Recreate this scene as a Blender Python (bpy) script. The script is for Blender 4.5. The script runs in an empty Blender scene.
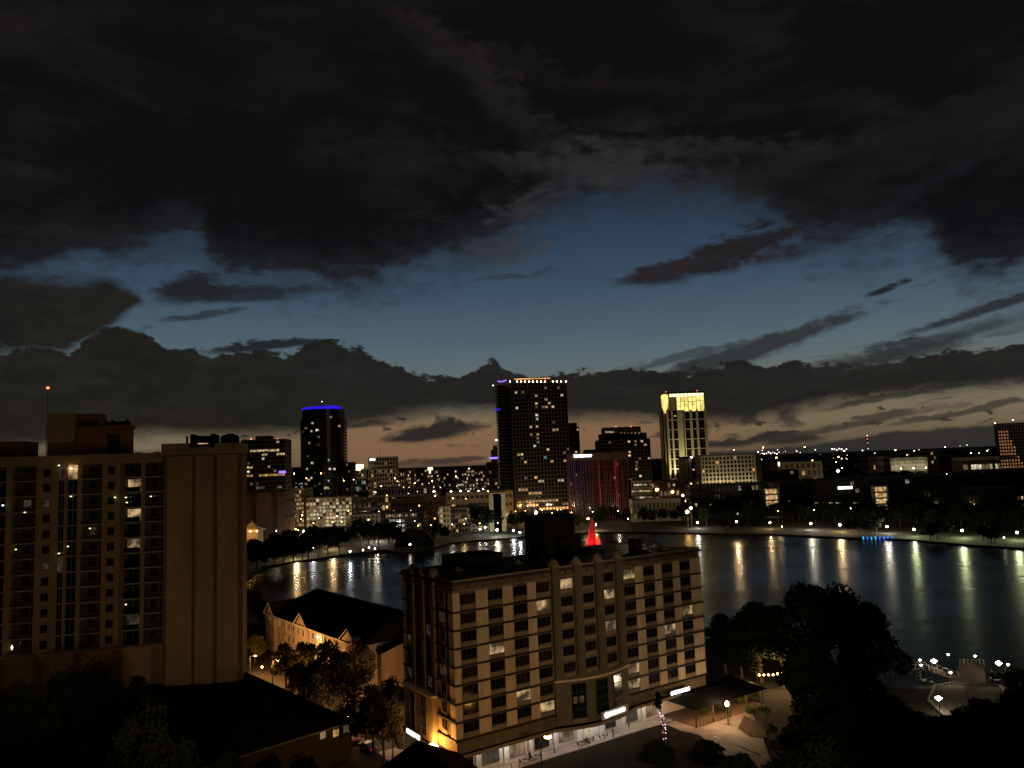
import bpy, math, random
from mathutils import Vector, Matrix
from mathutils.geometry import tessellate_polygon

# ------------------------------------------------------------------ camera, world, sun
sc = bpy.context.scene
COL = sc.collection
H = 52.5
FP, PITCH, ROLL = 760.0, math.atan(77 / 760.0), 0.037
cam_d = bpy.data.cameras.new('camera'); cam = bpy.data.objects.new('camera', cam_d); COL.objects.link(cam)
cam_d.sensor_width = 36.0; cam_d.lens = FP / 1024 * 36.0; cam_d.clip_start = 0.5; cam_d.clip_end = 30000
cam.matrix_world = (Matrix.Translation((0, 0, H)) @ Matrix.Rotation(math.pi / 2 + PITCH, 4, 'X')
                    @ Matrix.Rotation(-ROLL, 4, 'Z'))
sc.camera = cam
sc.view_settings.view_transform = 'Standard'; sc.view_settings.look = 'None'
sc.view_settings.exposure = 0; sc.view_settings.gamma = 1
sc.cycles.use_denoising = True
sc.cycles.max_bounces = 5; sc.cycles.diffuse_bounces = 2; sc.cycles.glossy_bounces = 3
sc.cycles.transmission_bounces = 2; sc.cycles.transparent_max_bounces = 6
sc.cycles.sample_clamp_indirect = 1.5; sc.cycles.sample_clamp_direct = 60.0
sc.cycles.caustics_reflective = False; sc.cycles.caustics_refractive = False

cp, sp, cr, sr = math.cos(PITCH), math.sin(PITCH), math.cos(ROLL), math.sin(ROLL)
def ray(px, py):
    dx = px - 512; dy = 384 - py
    a = dx * cr + dy * sr; b = -dx * sr + dy * cr
    return (a, FP * cp - b * sp, FP * sp + b * cp)
def ground_at(px, py, z=0.0):
    x, y, w = ray(px, py); t = (z - H) / w
    return Vector((x * t, y * t, z))
def at(px, py, Y):
    x, y, w = ray(px, py); t = Y / y
    return Vector((x * t, Y, H + w * t))
def azel(px, py):
    x, y, w = ray(px, py)
    return math.degrees(math.atan2(x, y)), math.degrees(math.atan2(w, math.hypot(x, y)))
def s2l(c):
    return tuple(((v / 255) / 12.92 if v / 255 <= .04045 else ((v / 255 + .055) / 1.055) ** 2.4) for v in c) + (1.0,)

SUN_EL, SUN_AZ = math.radians(9), math.radians(148)   # low weak glow from behind and right of the viewer
def build_world():
    w = bpy.data.worlds.new('World'); sc.world = w; w.use_nodes = True
    nt = w.node_tree; nt.nodes.clear(); N = nt.nodes; L = nt.links
    def lk(a, b): L.new(a, b)
    def math_(op, a, b=None, c=None, clamp=False):
        n = N.new('ShaderNodeMath'); n.operation = op; n.use_clamp = clamp
        for i, v in enumerate((a, b, c)):
            if v is None: continue
            if isinstance(v, (int, float)): n.inputs[i].default_value = v
            else: lk(v, n.inputs[i])
        return n.outputs[0]
    def smooth(v, lo, hi):
        n = N.new('ShaderNodeMapRange'); n.interpolation_type = 'SMOOTHSTEP'
        lk(v, n.inputs['Value']); n.inputs['From Min'].default_value = lo; n.inputs['From Max'].default_value = hi
        return n.outputs[0]
    def mix(f, a, b):
        n = N.new('ShaderNodeMix'); n.data_type = 'RGBA'
        if isinstance(f, (int, float)): n.inputs[0].default_value = f
        else: lk(f, n.inputs[0])
        for i, v in ((6, a), (7, b)):
            if isinstance(v, tuple): n.inputs[i].default_value = v
            else: lk(v, n.inputs[i])
        return n.outputs[2]
    tc = N.new('ShaderNodeTexCoord'); sep = N.new('ShaderNodeSeparateXYZ'); lk(tc.outputs['Generated'], sep.inputs[0])
    az = math_('MULTIPLY', math_('ARCTAN2', sep.outputs[0], sep.outputs[1]), 180 / math.pi)
    el = math_('MULTIPLY', math_('ARCSINE', sep.outputs[2]), 180 / math.pi)
    cmb = N.new('ShaderNodeCombineXYZ'); lk(az, cmb.inputs[0]); lk(el, cmb.inputs[1])
    Pv = cmb.outputs[0]
    def mapping(scale, rot=0, loc=(0, 0, 0), typ='POINT', src=None):
        m = N.new('ShaderNodeMapping'); m.vector_type = typ
        m.inputs['Location'].default_value = loc; m.inputs['Rotation'].default_value = (0, 0, rot); m.inputs['Scale'].default_value = scale
        lk(src or Pv, m.inputs[0]); return m.outputs[0]
    def noise(vec, scale, detail=6, rough=.55, lac=2.0, dist=0.0):
        n = N.new('ShaderNodeTexNoise'); lk(vec, n.inputs['Vector']); n.inputs['Scale'].default_value = scale
        n.inputs['Detail'].default_value = detail; n.inputs['Roughness'].default_value = rough; n.inputs['Distortion'].default_value = dist
        return n.outputs[0]
    def curve(pts):                      # polyline of an outline, in azimuth / elevation
        ae = sorted(azel(*p) for p in pts)
        n = N.new('ShaderNodeFloatCurve'); c = n.mapping.curves[0]
        t = [(min(1, max(0, (a + 45) / 90)), min(1, max(0, (e + 5) / 50))) for a, e in ae]
        t[0] = (0.0, t[0][1]); t[-1] = (1.0, t[-1][1])
        while len(c.points) < len(t): c.points.new(.5, .5)
        for q, (x, y) in zip(c.points, t): q.location = (x, y); q.handle_type = 'AUTO_CLAMPED'
        n.mapping.update(); lk(azn, n.inputs['Value'])
        return math_('SUBTRACT', math_('MULTIPLY', n.outputs[0], 50), 5)
    azn = math_('MULTIPLY', math_('ADD', az, 45), 1 / 90, clamp=True)
    # noises: broad billows and slanted wisps
    nb = math_('SUBTRACT', noise(mapping((1, 1.9, 1)), .22, 7, .6), .5)
    nf = math_('SUBTRACT', noise(mapping((1, 1.8, 1), loc=(40, 7, 0)), .62, 8, .6), .5)
    nw = math_('SUBTRACT', noise(mapping((.5, 1.7, 1), rot=-.30, loc=(9, 3, 0)), .30, 9, .6, dist=.9), .5)
    ns = math_('SUBTRACT', noise(mapping((.6, 1.2, 1), rot=-.35, loc=(3, 31, 0)), .10, 5, .5, dist=.6), .5)
    def off(a, b, c):
        return math_('ADD', math_('ADD', math_('MULTIPLY', nb, a), math_('MULTIPLY', nf, b)), math_('MULTIPLY', nw, c))
    # clear sky
    ramp = N.new('ShaderNodeValToRGB'); lk(math_('MULTIPLY', math_('ADD', el, 5), 1 / 50, clamp=True), ramp.inputs[0])
    stops = [(-5, (30, 26, 24)), (-.3, (66, 58, 48)), (.6, (94, 84, 66)), (1.8, (113, 101, 78)), (3.2, (114, 105, 86)), (5, (102, 105, 97)),
             (7.4, (86, 103, 109)), (9.5, (73, 93, 106)), (12.5, (57, 78, 97)), (16, (45, 63, 83)), (20, (34, 49, 69)), (26, (22, 34, 50)), (40, (10, 15, 22))]
    cre = ramp.color_ramp
    while len(cre.elements) < len(stops): cre.elements.new(.5)
    for e, (a, c) in zip(cre.elements, stops): e.position = (a + 5) / 50; e.color = s2l(c)
    sky = N.new('ShaderNodeTexSky'); sky.sky_type = 'NISHITA'; sky.sun_disc = False
    sky.sun_elevation = math.radians(-3); sky.sun_rotation = math.radians(8)
    sm = N.new('ShaderNodeVectorMath'); sm.operation = 'SCALE'; lk(sky.outputs[0], sm.inputs[0]); sm.inputs['Scale'].default_value = .02
    add = N.new('ShaderNodeMix'); add.data_type = 'RGBA'; add.blend_type = 'ADD'; add.inputs[0].default_value = 1
    lk(ramp.outputs[0], add.inputs[6]); lk(sm.outputs[0], add.inputs[7])
    col = add.outputs[2]
    # the afterglow's orange core sits low over the middle
    core = math_('MULTIPLY', math_('MULTIPLY', smooth(az, -22, -10), smooth(az, 24, 8)), math_('MULTIPLY', smooth(el, 4.6, 1.8), .75))
    col = mix(core, col, s2l((132, 97, 70)))
        # streak bands in the low sky
    streak = math_('MULTIPLY', smooth(nw, .03, .16), math_('MULTIPLY', smooth(el, 1.0, 2.2), smooth(el, 9, 5.5)))
    streak = math_('MULTIPLY', streak, smooth(az, 3, 12))
    col = mix(math_('MULTIPLY', streak, .85), col, s2l((60, 56, 53)))
    lowc = math_('MULTIPLY', smooth(math_('ADD', nf, math_('MULTIPLY', nb, .8)), .10, .17), math_('MULTIPLY', smooth(el, .9, 1.8), smooth(el, 4.8, 3.6)))
    col = mix(math_('MULTIPLY', lowc, .9), col, s2l((52, 46, 43)))
    # separate clouds: px centre, half length, half height (pixels), slant (deg), colour, strength
    k = 90 / 1180.0
    blobs = [((716, 264), 96, 12, 3, (42, 39, 43), 1), ((742, 246), 52, 15, 5, (40, 37, 40), 1), ((668, 270), 50, 7, 6, (46, 42, 46), 1), ((888, 287), 20, 4, 12, (42, 42, 48), 1),
             ((500, 250), 42, 16, -4, (66, 68, 74), .75), ((512, 277), 48, 3, 2, (54, 64, 78), .7),
             ((752, 350), 118, 9, 13, (56, 58, 60), .95), ((985, 309), 66, 5, 11, (52, 54, 58), .95), ((940, 338), 100, 7, 10, (58, 62, 64), .8), ((900, 352), 70, 8, 4, (52, 56, 58), .8),
             ((680, 358), 70, 4, 8, (62, 64, 64), .7),
             ((240, 290), 95, 5, 1, (46, 52, 60), .9), ((250, 297), 50, 6, 3, (42, 46, 52), .9), ((190, 288), 34, 14, 12, (40, 42, 46), 1), ((192, 317), 30, 3, 5, (46, 54, 62), .8),
             ((255, 347), 60, 4, 2, (36, 38, 40), .95), ((105, 330), 36, 4, 4, (40, 42, 44), .8),
             ((440, 430), 58, 9, 5, (52, 47, 44), 1), ((415, 437), 34, 4, 3, (52, 47, 44), 1), ((360, 423), 60, 5, 2, (50, 45, 42), .8),
             ((455, 460), 40, 4, 2, (76, 60, 52), .9), ((405, 462), 26, 3, 2, (78, 62, 54), .8),
             ((736, 441), 44, 6, 3, (50, 46, 44), .95), ((790, 437), 34, 7, -6, (50, 46, 44), .95), ((680, 432), 36, 3, 6, (60, 56, 52), .9), ((850, 424), 90, 4, 7, (62, 58, 54), .8), ((960, 412), 70, 3, 6, (64, 60, 56), .8),
             ((900, 396), 80, 3, 5, (58, 57, 55), .8)]
    for i, ((bx, by), hx, hy, rot, c, op) in enumerate(blobs):
        a0, e0 = azel(bx, by)
        dcm = N.new('ShaderNodeCombineXYZ')
        lk(math_('ADD', az, off(1.5, 2.2, 3.0)), dcm.inputs[0]); lk(math_('ADD', el, off(.7, .9, 1.5)), dcm.inputs[1])
        m = mapping((hx * k, hy * k, 1), math.radians(rot + 2), (a0, e0, 0), 'TEXTURE', dcm.outputs[0])
        ln = N.new('ShaderNodeVectorMath'); ln.operation = 'LENGTH'; lk(m, ln.inputs[0])
        f = math_('ADD', math_('ADD', ln.outputs['Value'], math_('MULTIPLY', nw, 2.4 if hy > 8 else 1.6)), math_('MULTIPLY', nf, 1.3))
        c = tuple(v * .86 for v in c); col = mix(math_('MULTIPLY', smooth(f, 1.25, .5), op), col, s2l(c))
    def tone(base, hi, amt=1.0):          # cloud tone with broad soft light and dark
        v = smooth(math_('ADD', ns, math_('MULTIPLY', nw, .35)), -.04, .28)
        return mix(math_('MULTIPLY', v, amt), s2l(base), s2l(hi))
    # lower bank
    top = curve([(0, 358), (40, 350), (72, 350), (92, 334), (118, 326), (145, 333), (165, 347), (200, 352), (222, 349), (285, 352), (325, 343), (350, 345), (378, 358), (410, 371), (440, 376), (470, 372),
                 (482, 365), (492, 358), (503, 369), (520, 376), (560, 371), (600, 368), (640, 369), (665, 373), (700, 369), (735, 362), (770, 366), (800, 361), (850, 362), (900, 357), (960, 348), (1023, 344)])
    bot = curve([(0, 450), (60, 446), (110, 440), (160, 436), (240, 437), (300, 434), (350, 426), (400, 418), (470, 412), (560, 419), (600, 420), (650, 419), (700, 424), (760, 419), (820, 407), (900, 397), (960, 391), (1023, 380)])
    m1 = smooth(math_('SUBTRACT', top, math_('ADD', el, off(1.6, 2.6, .4))), -.1, .2)
    m2 = smooth(math_('SUBTRACT', math_('ADD', el, off(.5, .6, 1.3)), bot), -.6, .8)
    warm = mix(smooth(az, -8, -26), s2l((29, 29, 28)), s2l((27, 25, 21)))
    shade = math_('MULTIPLY', smooth(math_('ADD', nb, nf), -.2, .25), .5)
    bank = mix(shade, warm, s2l((42, 38, 33)))
    bank = mix(math_('MULTIPLY', smooth(nw, -.02, .24), .4), bank, s2l((48, 48, 47)))
    col = mix(math_('MULTIPLY', math_('MULTIPLY', m1, m2), .985), col, bank)
    # left lumps above the bank
    t2 = curve([(0, 290), (60, 277), (95, 279), (130, 288), (146, 300), (150, 330), (175, 372), (400, 420), (1023, 430)])
    b2 = curve([(0, 356), (60, 353), (90, 338), (130, 312), (146, 302), (150, 300), (175, 300), (400, 330), (1023, 330)])
    m = math_('MULTIPLY', smooth(math_('SUBTRACT', t2, math_('ADD', el, off(1.2, 1.6, .6))), -.3, .6), smooth(math_('SUBTRACT', math_('ADD', el, off(1.2, 1.2, .6)), b2), -.4, .6))
    col = mix(m, col, mix(shade, s2l((29, 29, 27)), s2l((45, 41, 34))))
    # low haze bank on the horizon
    th = curve([(0, 452), (200, 449), (330, 470), (420, 462), (500, 463), (600, 466), (660, 462), (700, 453), (760, 448), (830, 441), (880, 433), (940, 428), (1023, 414)])
    mh = smooth(math_('SUBTRACT', th, math_('ADD', el, off(.35, .5, .5))), -.12, .2)
    col = mix(math_('MULTIPLY', mh, math_('ADD', .55, math_('MULTIPLY', smooth(az, 4, 14), .42))), col, s2l((46, 44, 43)))
    # upper deck
    edge = curve([(0, 284), (40, 274), (80, 262), (118, 256), (148, 246), (165, 236), (190, 233), (204, 244), (212, 262), (245, 272), (290, 276), (330, 281), (380, 277), (425, 264), (460, 252), (500, 235),
                  (525, 222), (545, 210), (570, 198), (605, 193), (640, 187), (680, 188), (712, 190), (745, 203), (775, 216), (800, 234), (840, 240), (880, 238), (915, 238), (940, 252), (955, 268), (975, 272), (1000, 267), (1023, 261)])
    d = math_('ADD', math_('SUBTRACT', math_('ADD', el, off(2.4, 3.2, 4.6)), edge), .55)
    deck = tone((13, 13, 14), (35, 31, 29), .75)
    deck = mix(math_('MULTIPLY', smooth(el, 22, 40), .5), deck, s2l((19, 16, 13)))
    # paler torn underside near the rim, strongest over the middle
    cx = math_('MULTIPLY', smooth(az, -12, 2), smooth(az, 22, 8))
    rim = math_('MULTIPLY', smooth(d, 7.0, .5), smooth(math_('ADD', nw, math_('MULTIPLY', nb, .9)), -.06, .2))
    deck = mix(math_('MULTIPLY', rim, math_('ADD', .15, math_('MULTIPLY', cx, .6))), deck, s2l((60, 60, 63)))
    deck = mix(math_('MULTIPLY', smooth(d, 3.6, .2), .6), deck, s2l((37, 38, 42)))
    skirt = math_('MULTIPLY', smooth(math_('ADD', d, math_('MULTIPLY', nf, 3.0)), -2.6, 1.2), .5)
    col = mix(math_('MAXIMUM', math_('MULTIPLY', smooth(d, -.9, 1.7), .985), skirt), col, deck)
    for (bx, by), hx, hy, rot, c, op in (((500, 95), 120, 16, -38, (50, 45, 43), .75), ((585, 168), 95, 13, -12, (64, 62, 64), .8), ((700, 150), 90, 7, -10, (54, 51, 51), .75), ((800, 160), 110, 9, 4, (42, 41, 42), .7), ((470, 45), 120, 10, -20, (38, 34, 31), .7), ((640, 85), 120, 9, -8, (34, 29, 26), .7), ((900, 150), 110, 12, 16, (32, 32, 35), .7), ((880, 210), 90, 8, 18, (38, 40, 45), .7), ((120, 70), 110, 10, -12, (27, 25, 24), .6), ((60, 232), 70, 6, -2, (40, 42, 44), .7)):
        a0, e0 = azel(bx, by)
        dcm = N.new('ShaderNodeCombineXYZ')
        lk(math_('ADD', az, off(3, 3, 5)), dcm.inputs[0]); lk(math_('ADD', el, off(1.6, 1.8, 2.6)), dcm.inputs[1])
        m = mapping((hx * k, hy * k, 1), math.radians(rot + 2), (a0, e0, 0), 'TEXTURE', dcm.outputs[0])
        ln = N.new('ShaderNodeVectorMath'); ln.operation = 'LENGTH'; lk(m, ln.inputs[0])
        f = math_('ADD', math_('ADD', ln.outputs['Value'], math_('MULTIPLY', nw, 3)), math_('MULTIPLY', nf, 2))
        c = tuple(v * .84 for v in c); col = mix(math_('MULTIPLY', smooth(f, 1.7, 0), op * .62), col, s2l(c))
    # all round behind the viewer: cloud lit faintly by the town
    back = smooth(math_('ABSOLUTE', az), 42, 70)
    col = mix(back, col, (.011, .0085, .006, 1))
    below = smooth(el, -.2, -2.5)
    col = mix(below, col, (.004, .0035, .003, 1))
    bg = N.new('ShaderNodeBackground'); lk(col, bg.inputs[0]); bg.inputs[1].default_value = 1.0
    out = N.new('ShaderNodeOutputWorld'); lk(bg.outputs[0], out.inputs[0])
build_world()
sun_d = bpy.data.lights.new('sun', 'SUN'); sun_d.energy = 0.035; sun_d.angle = math.radians(20); sun_d.color = (1, .72, .42)
sun = bpy.data.objects.new('sun', sun_d); COL.objects.link(sun)
sd = Vector((math.sin(SUN_AZ) * math.cos(SUN_EL), math.cos(SUN_AZ) * math.cos(SUN_EL), math.sin(SUN_EL)))
sun.rotation_euler = sd.to_track_quat('Z', 'Y').to_euler()

# ------------------------------------------------------------------ materials
MATS = {}
def pbr(name, color, rough=.8, var=.25, scale=.6, metal=0.0, bump=0.0, spec=.3, coord='Object', streak=0.0):
    m = bpy.data.materials.new(name); m.use_nodes = True; nt = m.node_tree; b = nt.nodes['Principled BSDF']
    b.inputs['Roughness'].default_value = rough; b.inputs['Metallic'].default_value = metal
    b.inputs['Specular IOR Level'].default_value = spec
    tc = nt.nodes.new('ShaderNodeTexCoord'); n = nt.nodes.new('ShaderNodeTexNoise'); n.inputs['Scale'].default_value = scale; n.inputs['Detail'].default_value = 6
    n.inputs['Roughness'].default_value = .65
    nt.links.new(tc.outputs[coord], n.inputs['Vector'])
    r = nt.nodes.new('ShaderNodeValToRGB'); r.color_ramp.elements[0].position = .3; r.color_ramp.elements[1].position = .7
    r.color_ramp.elements[0].color = tuple(c * (1 - var) for c in color) + (1,)
    r.color_ramp.elements[1].color = tuple(min(1, c * (1 + var)) for c in color) + (1,)
    nt.links.new(n.outputs[0], r.inputs[0]); nt.links.new(r.outputs[0], b.inputs['Base Color'])
    if streak:                            # rain streaks and panel weathering running down the wall
        mp = nt.nodes.new('ShaderNodeMapping'); mp.inputs['Scale'].default_value = (1.1, 1.1, .07); nt.links.new(tc.outputs[coord], mp.inputs[0])
        n3 = nt.nodes.new('ShaderNodeTexNoise'); n3.inputs['Scale'].default_value = 1.0; n3.inputs['Detail'].default_value = 5; nt.links.new(mp.outputs[0], n3.inputs['Vector'])
        mr = nt.nodes.new('ShaderNodeMapRange'); mr.inputs['From Min'].default_value = .35; mr.inputs['From Max'].default_value = .65; mr.inputs['To Min'].default_value = 1 - streak; mr.inputs['To Max'].default_value = 1.08
        nt.links.new(n3.outputs[0], mr.inputs['Value'])
        ml = nt.nodes.new('ShaderNodeVectorMath'); ml.operation = 'SCALE'; nt.links.new(r.outputs[0], ml.inputs[0]); nt.links.new(mr.outputs[0], ml.inputs['Scale']); nt.links.new(ml.outputs[0], b.inputs['Base Color'])
    if bump:
        bp = nt.nodes.new('ShaderNodeBump'); bp.inputs['Strength'].default_value = bump; bp.inputs['Distance'].default_value = .05
        n2 = nt.nodes.new('ShaderNodeTexNoise'); n2.inputs['Scale'].default_value = scale * 12; nt.links.new(tc.outputs[coord], n2.inputs['Vector'])
        nt.links.new(n2.outputs[0], bp.inputs['Height']); nt.links.new(bp.outputs[0], b.inputs['Normal'])
    m.cycles.emission_sampling = 'NONE'
    MATS[name] = m; return m
def glow(name, color, strength, sample=False, room=0.0, rscale=.8):
    """A surface that gives off light; room > 0 breaks it up like a lit room behind glass."""
    m = bpy.data.materials.new(name); m.use_nodes = True; nt = m.node_tree; b = nt.nodes['Principled BSDF']
    b.inputs['Base Color'].default_value = (.03, .03, .03, 1); b.inputs['Roughness'].default_value = .3
    b.inputs['Emission Color'].default_value = tuple(color) + (1,); b.inputs['Emission Strength'].default_value = strength
    if room:
        tc = nt.nodes.new('ShaderNodeTexCoord'); oi = nt.nodes.new('ShaderNodeObjectInfo')
        ad = nt.nodes.new('ShaderNodeVectorMath'); ad.operation = 'ADD'
        cm = nt.nodes.new('ShaderNodeVectorMath'); cm.operation = 'SCALE'; cm.inputs[0].default_value = (57, 31, 83); nt.links.new(oi.outputs['Random'], cm.inputs['Scale'])
        nt.links.new(tc.outputs['Object'], ad.inputs[0]); nt.links.new(cm.outputs[0], ad.inputs[1])
        n = nt.nodes.new('ShaderNodeTexNoise'); n.inputs['Scale'].default_value = rscale; n.inputs['Detail'].default_value = 3; nt.links.new(ad.outputs[0], n.inputs['Vector'])
        mr = nt.nodes.new('ShaderNodeMapRange'); mr.inputs['From Min'].default_value = .38 if strength != .62 or room < .9 else .42; mr.inputs['From Max'].default_value = .68 if strength != .62 or room < .9 else .78
        mr.inputs['To Min'].default_value = strength * (1 - room); mr.inputs['To Max'].default_value = strength * 1.6
        nt.links.new(n.outputs[0], mr.inputs['Value']); nt.links.new(mr.outputs[0], b.inputs['Emission Strength'])
    m.cycles.emission_sampling = 'FRONT' if sample else 'NONE'
    MATS[name] = m; return m

pbr('asphalt', (.022, .016, .011), .95, .45, .12, bump=.3, spec=.03); pbr('soil', (.016, .014, .011), .95, .4, .08)
pbr('paving', (.30, .235, .19), .85, .4, .22, bump=.2); pbr('kerb', (.3, .27, .24), .8, .2, 1.0); pbr('white_paint', (.6, .58, .52), .7, .25, 1.5)
pbr('path_dark', (.022, .02, .016), .9, .3, .3); pbr('mulch', (.06, .035, .022), .95, .4, 1.5, bump=.4); pbr('lawn', (.011, .017, .005), .95, .35, .4, bump=.4)
pbr('hotel_tan', (.135, .098, .055), .85, .2, .35, bump=.1, streak=.16); pbr('hotel_pale', (.52, .40, .26), .85, .14, .3, bump=.1, streak=.14); pbr('hotel_band', (.035, .024, .018), .7, .2, .6)
pbr('hotel_olive', (.10, .088, .052), .8, .15, .4, bump=.1); pbr('hotel_sill', (.19, .15, .095), .8, .12, .7); pbr('shop_wall', (.55, .52, .5), .75, .12, .5)
pbr('roof_dark', (.014, .013, .012), .95, .35, .3, bump=.3, spec=.02); pbr('roof_membrane', (.05, .048, .042), .9, .35, .12, bump=.2); pbr('metal_grey', (.18, .18, .17), .5, .2, 1.0, metal=.3)
pbr('black_metal', (.02, .02, .02), .5, .2, 2.0); pbr('frame_light', (.32, .29, .25), .6, .1, 2.0); pbr('frame_dark', (.03, .028, .026), .5, .1, 2.0)
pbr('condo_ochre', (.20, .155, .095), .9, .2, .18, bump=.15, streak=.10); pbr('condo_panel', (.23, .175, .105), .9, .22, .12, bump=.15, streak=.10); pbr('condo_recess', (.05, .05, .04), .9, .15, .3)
pbr('condo_groove', (.12, .08, .045), .9, .15, .3); pbr('condo_red', (.17, .085, .045), .9, .15, .3); pbr('slab', (.22, .21, .19), .8, .15, .6); pbr('podium_wall', (.24, .165, .10), .9, .25, .12, bump=.15, streak=.15); pbr('curtain', (.018, .016, .013), .9, .4, 1.2, spec=.05); pbr('landing_floor', (.17, .155, .125), .9, .3, .4)
pbr('house_wall', (.42, .36, .28), .85, .12, .5); pbr('white_trim', (.62, .55, .45), .7, .1, 1.0)
pbr('glass_dark', (.008, .009, .011), .12, .1, .3, spec=.5); pbr('glass_blue', (.006, .008, .014), .15, .2, .2, spec=.5)
pbr('far_dark', (.05, .045, .04), .8, .2, .05); pbr('far_conc', (.30, .27, .21), .85, .15, .04); pbr('far_pale', (.5, .47, .40), .85, .1, .04); pbr('far_brown', (.10, .065, .05), .85, .2, .04)
pbr('far_yellow', (.42, .36, .2), .85, .15, .04); pbr('far_black', (.015, .014, .013), .7, .2, .05); pbr('far_maroon', (.09, .03, .028), .8, .2, .04); pbr('far_stone', (.55, .5, .38), .8, .1, .04)
pbr('bark', (.06, .045, .03), .95, .3, 2.0, bump=.5); pbr('wood', (.075, .048, .03), .8, .3, 1.5, bump=.2); pbr('cloth_dark', (.03, .03, .035), .9, .3, 2.0); pbr('skin', (.35, .22, .16), .6, .1, 3.0)
pbr('shirt_pale', (.4, .38, .36), .9, .2, 3.0); pbr('car_paint', (.05, .05, .06), .3, .1, 1.0, spec=.6); pbr('rubber', (.015, .015, .015), .9, .1, 3.0)
for nm, c in (('leaf_dark', (.014, .018, .008)), ('leaf_mid', (.018, .024, .009)), ('leaf_lit_tint', (.065, .055, .022)), ('shrub_green', (.05, .075, .02))):  # the warm leaf colour has lamp light painted into it
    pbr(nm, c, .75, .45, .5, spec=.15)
glow('lit_warm', (1, .70, .36), .62, room=.8, rscale=.55); glow('lit_amber', (1, .55, .2), .5, room=.6, rscale=.3); glow('lit_cool', (.8, .9, 1), .42, room=.8, rscale=.4)
glow('lit_white', (1, .86, .64), .75, room=.7, rscale=.3); glow('lit_dim', (1, .68, .4), .16, room=.8, rscale=.4); glow('lit_room', (1, .66, .33), .62, room=.92, rscale=.42)
glow('lit_faint', (.9, .7, .5), .035, room=.9, rscale=1.0); glow('lit_teal', (.3, .9, .85), .4, room=.5, rscale=.3); glow('lit_garage', (1, .88, .56), .46, room=.75, rscale=.25)
glow('lit_orange', (1, .45, .12), 1.3, room=.5, rscale=.2); glow('lit_blue', (.03, .012, 1.0), .75); glow('lit_purple', (.35, .2, 1.0), 1.4); glow('lit_red', (1, .02, .05), .9)
glow('red_strip', (.8, .02, .05), .04, room=.8, rscale=.03); glow('blue_strip', (.2, .16, .7), .045, room=.8, rscale=.03); glow('red_strip_bright', (1, .03, .07), .26, room=.5, rscale=.03)
glow('sign_white', (1, 1, .97), 5, sample=True); glow('sign_cream', (1, .95, .75), 3.5); glow('beacon_red', (1, .12, .05), 5); glow('beacon_white', (1, .85, .7), 5)
glow('crown_yellow', (1, .80, .22), 1.15, room=.35, rscale=.15); glow('crown_pale', (1, .93, .45), 2.2); glow('tiffany', (1, .85, .4), 1.2, room=.3, rscale=.2)
glow('globe_white', (1, .93, .72), 950, sample=True); glow('globe_warm', (1, .66, .3), 750, sample=True); glow('globe_small', (1, .85, .6), 18, sample=True); glow('globe_green', (.9, 1, .5), 800, sample=True)
glow('globe_cool', (.9, .97, 1), 240, sample=True); glow('globe_orange', (1, .48, .1), 400, sample=True); glow('lamp_face', (1, .5, .12), 40); glow('lamp_face_white', (1, .84, .58), 30)
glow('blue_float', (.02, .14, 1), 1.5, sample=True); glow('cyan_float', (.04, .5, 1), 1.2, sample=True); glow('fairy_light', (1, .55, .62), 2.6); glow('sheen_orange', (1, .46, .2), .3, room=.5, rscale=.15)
m = pbr('fountain_water', (.75, .75, .78), .4, .05, 1.0)

def water_material():
    m = bpy.data.materials.new('lake_water'); m.use_nodes = True; nt = m.node_tree; b = nt.nodes['Principled BSDF']
    b.inputs['Base Color'].default_value = (.003, .006, .007, 1); b.inputs['IOR'].default_value = 1.33; b.inputs['Specular IOR Level'].default_value = .11
    tc = nt.nodes.new('ShaderNodeTexCoord')
    mp = nt.nodes.new('ShaderNodeMapping'); mp.inputs['Scale'].default_value = (1, 1.6, 1); nt.links.new(tc.outputs['Object'], mp.inputs[0])
    n = nt.nodes.new('ShaderNodeTexNoise'); n.inputs['Scale'].default_value = .55; n.inputs['Detail'].default_value = 4; nt.links.new(mp.outputs[0], n.inputs['Vector'])
    bp = nt.nodes.new('ShaderNodeBump'); bp.inputs['Strength'].default_value = .05; bp.inputs['Distance'].default_value = .1
    nt.links.new(n.outputs[0], bp.inputs['Height']); nt.links.new(bp.outputs[0], b.inputs['Normal'])
    n2 = nt.nodes.new('ShaderNodeTexNoise'); n2.inputs['Scale'].default_value = .012; n2.inputs['Detail'].default_value = 4; nt.links.new(mp.outputs[0], n2.inputs['Vector'])
    mr = nt.nodes.new('ShaderNodeMapRange'); mr.inputs['From Min'].default_value = .35; mr.inputs['From Max'].default_value = .65
    mr.inputs['To Min'].default_value = .19; mr.inputs['To Max'].default_value = .33
    nt.links.new(n2.outputs[0], mr.inputs['Value']); nt.links.new(mr.outputs[0], b.inputs['Roughness'])
    MATS['lake_water'] = m
water_material()

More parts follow.
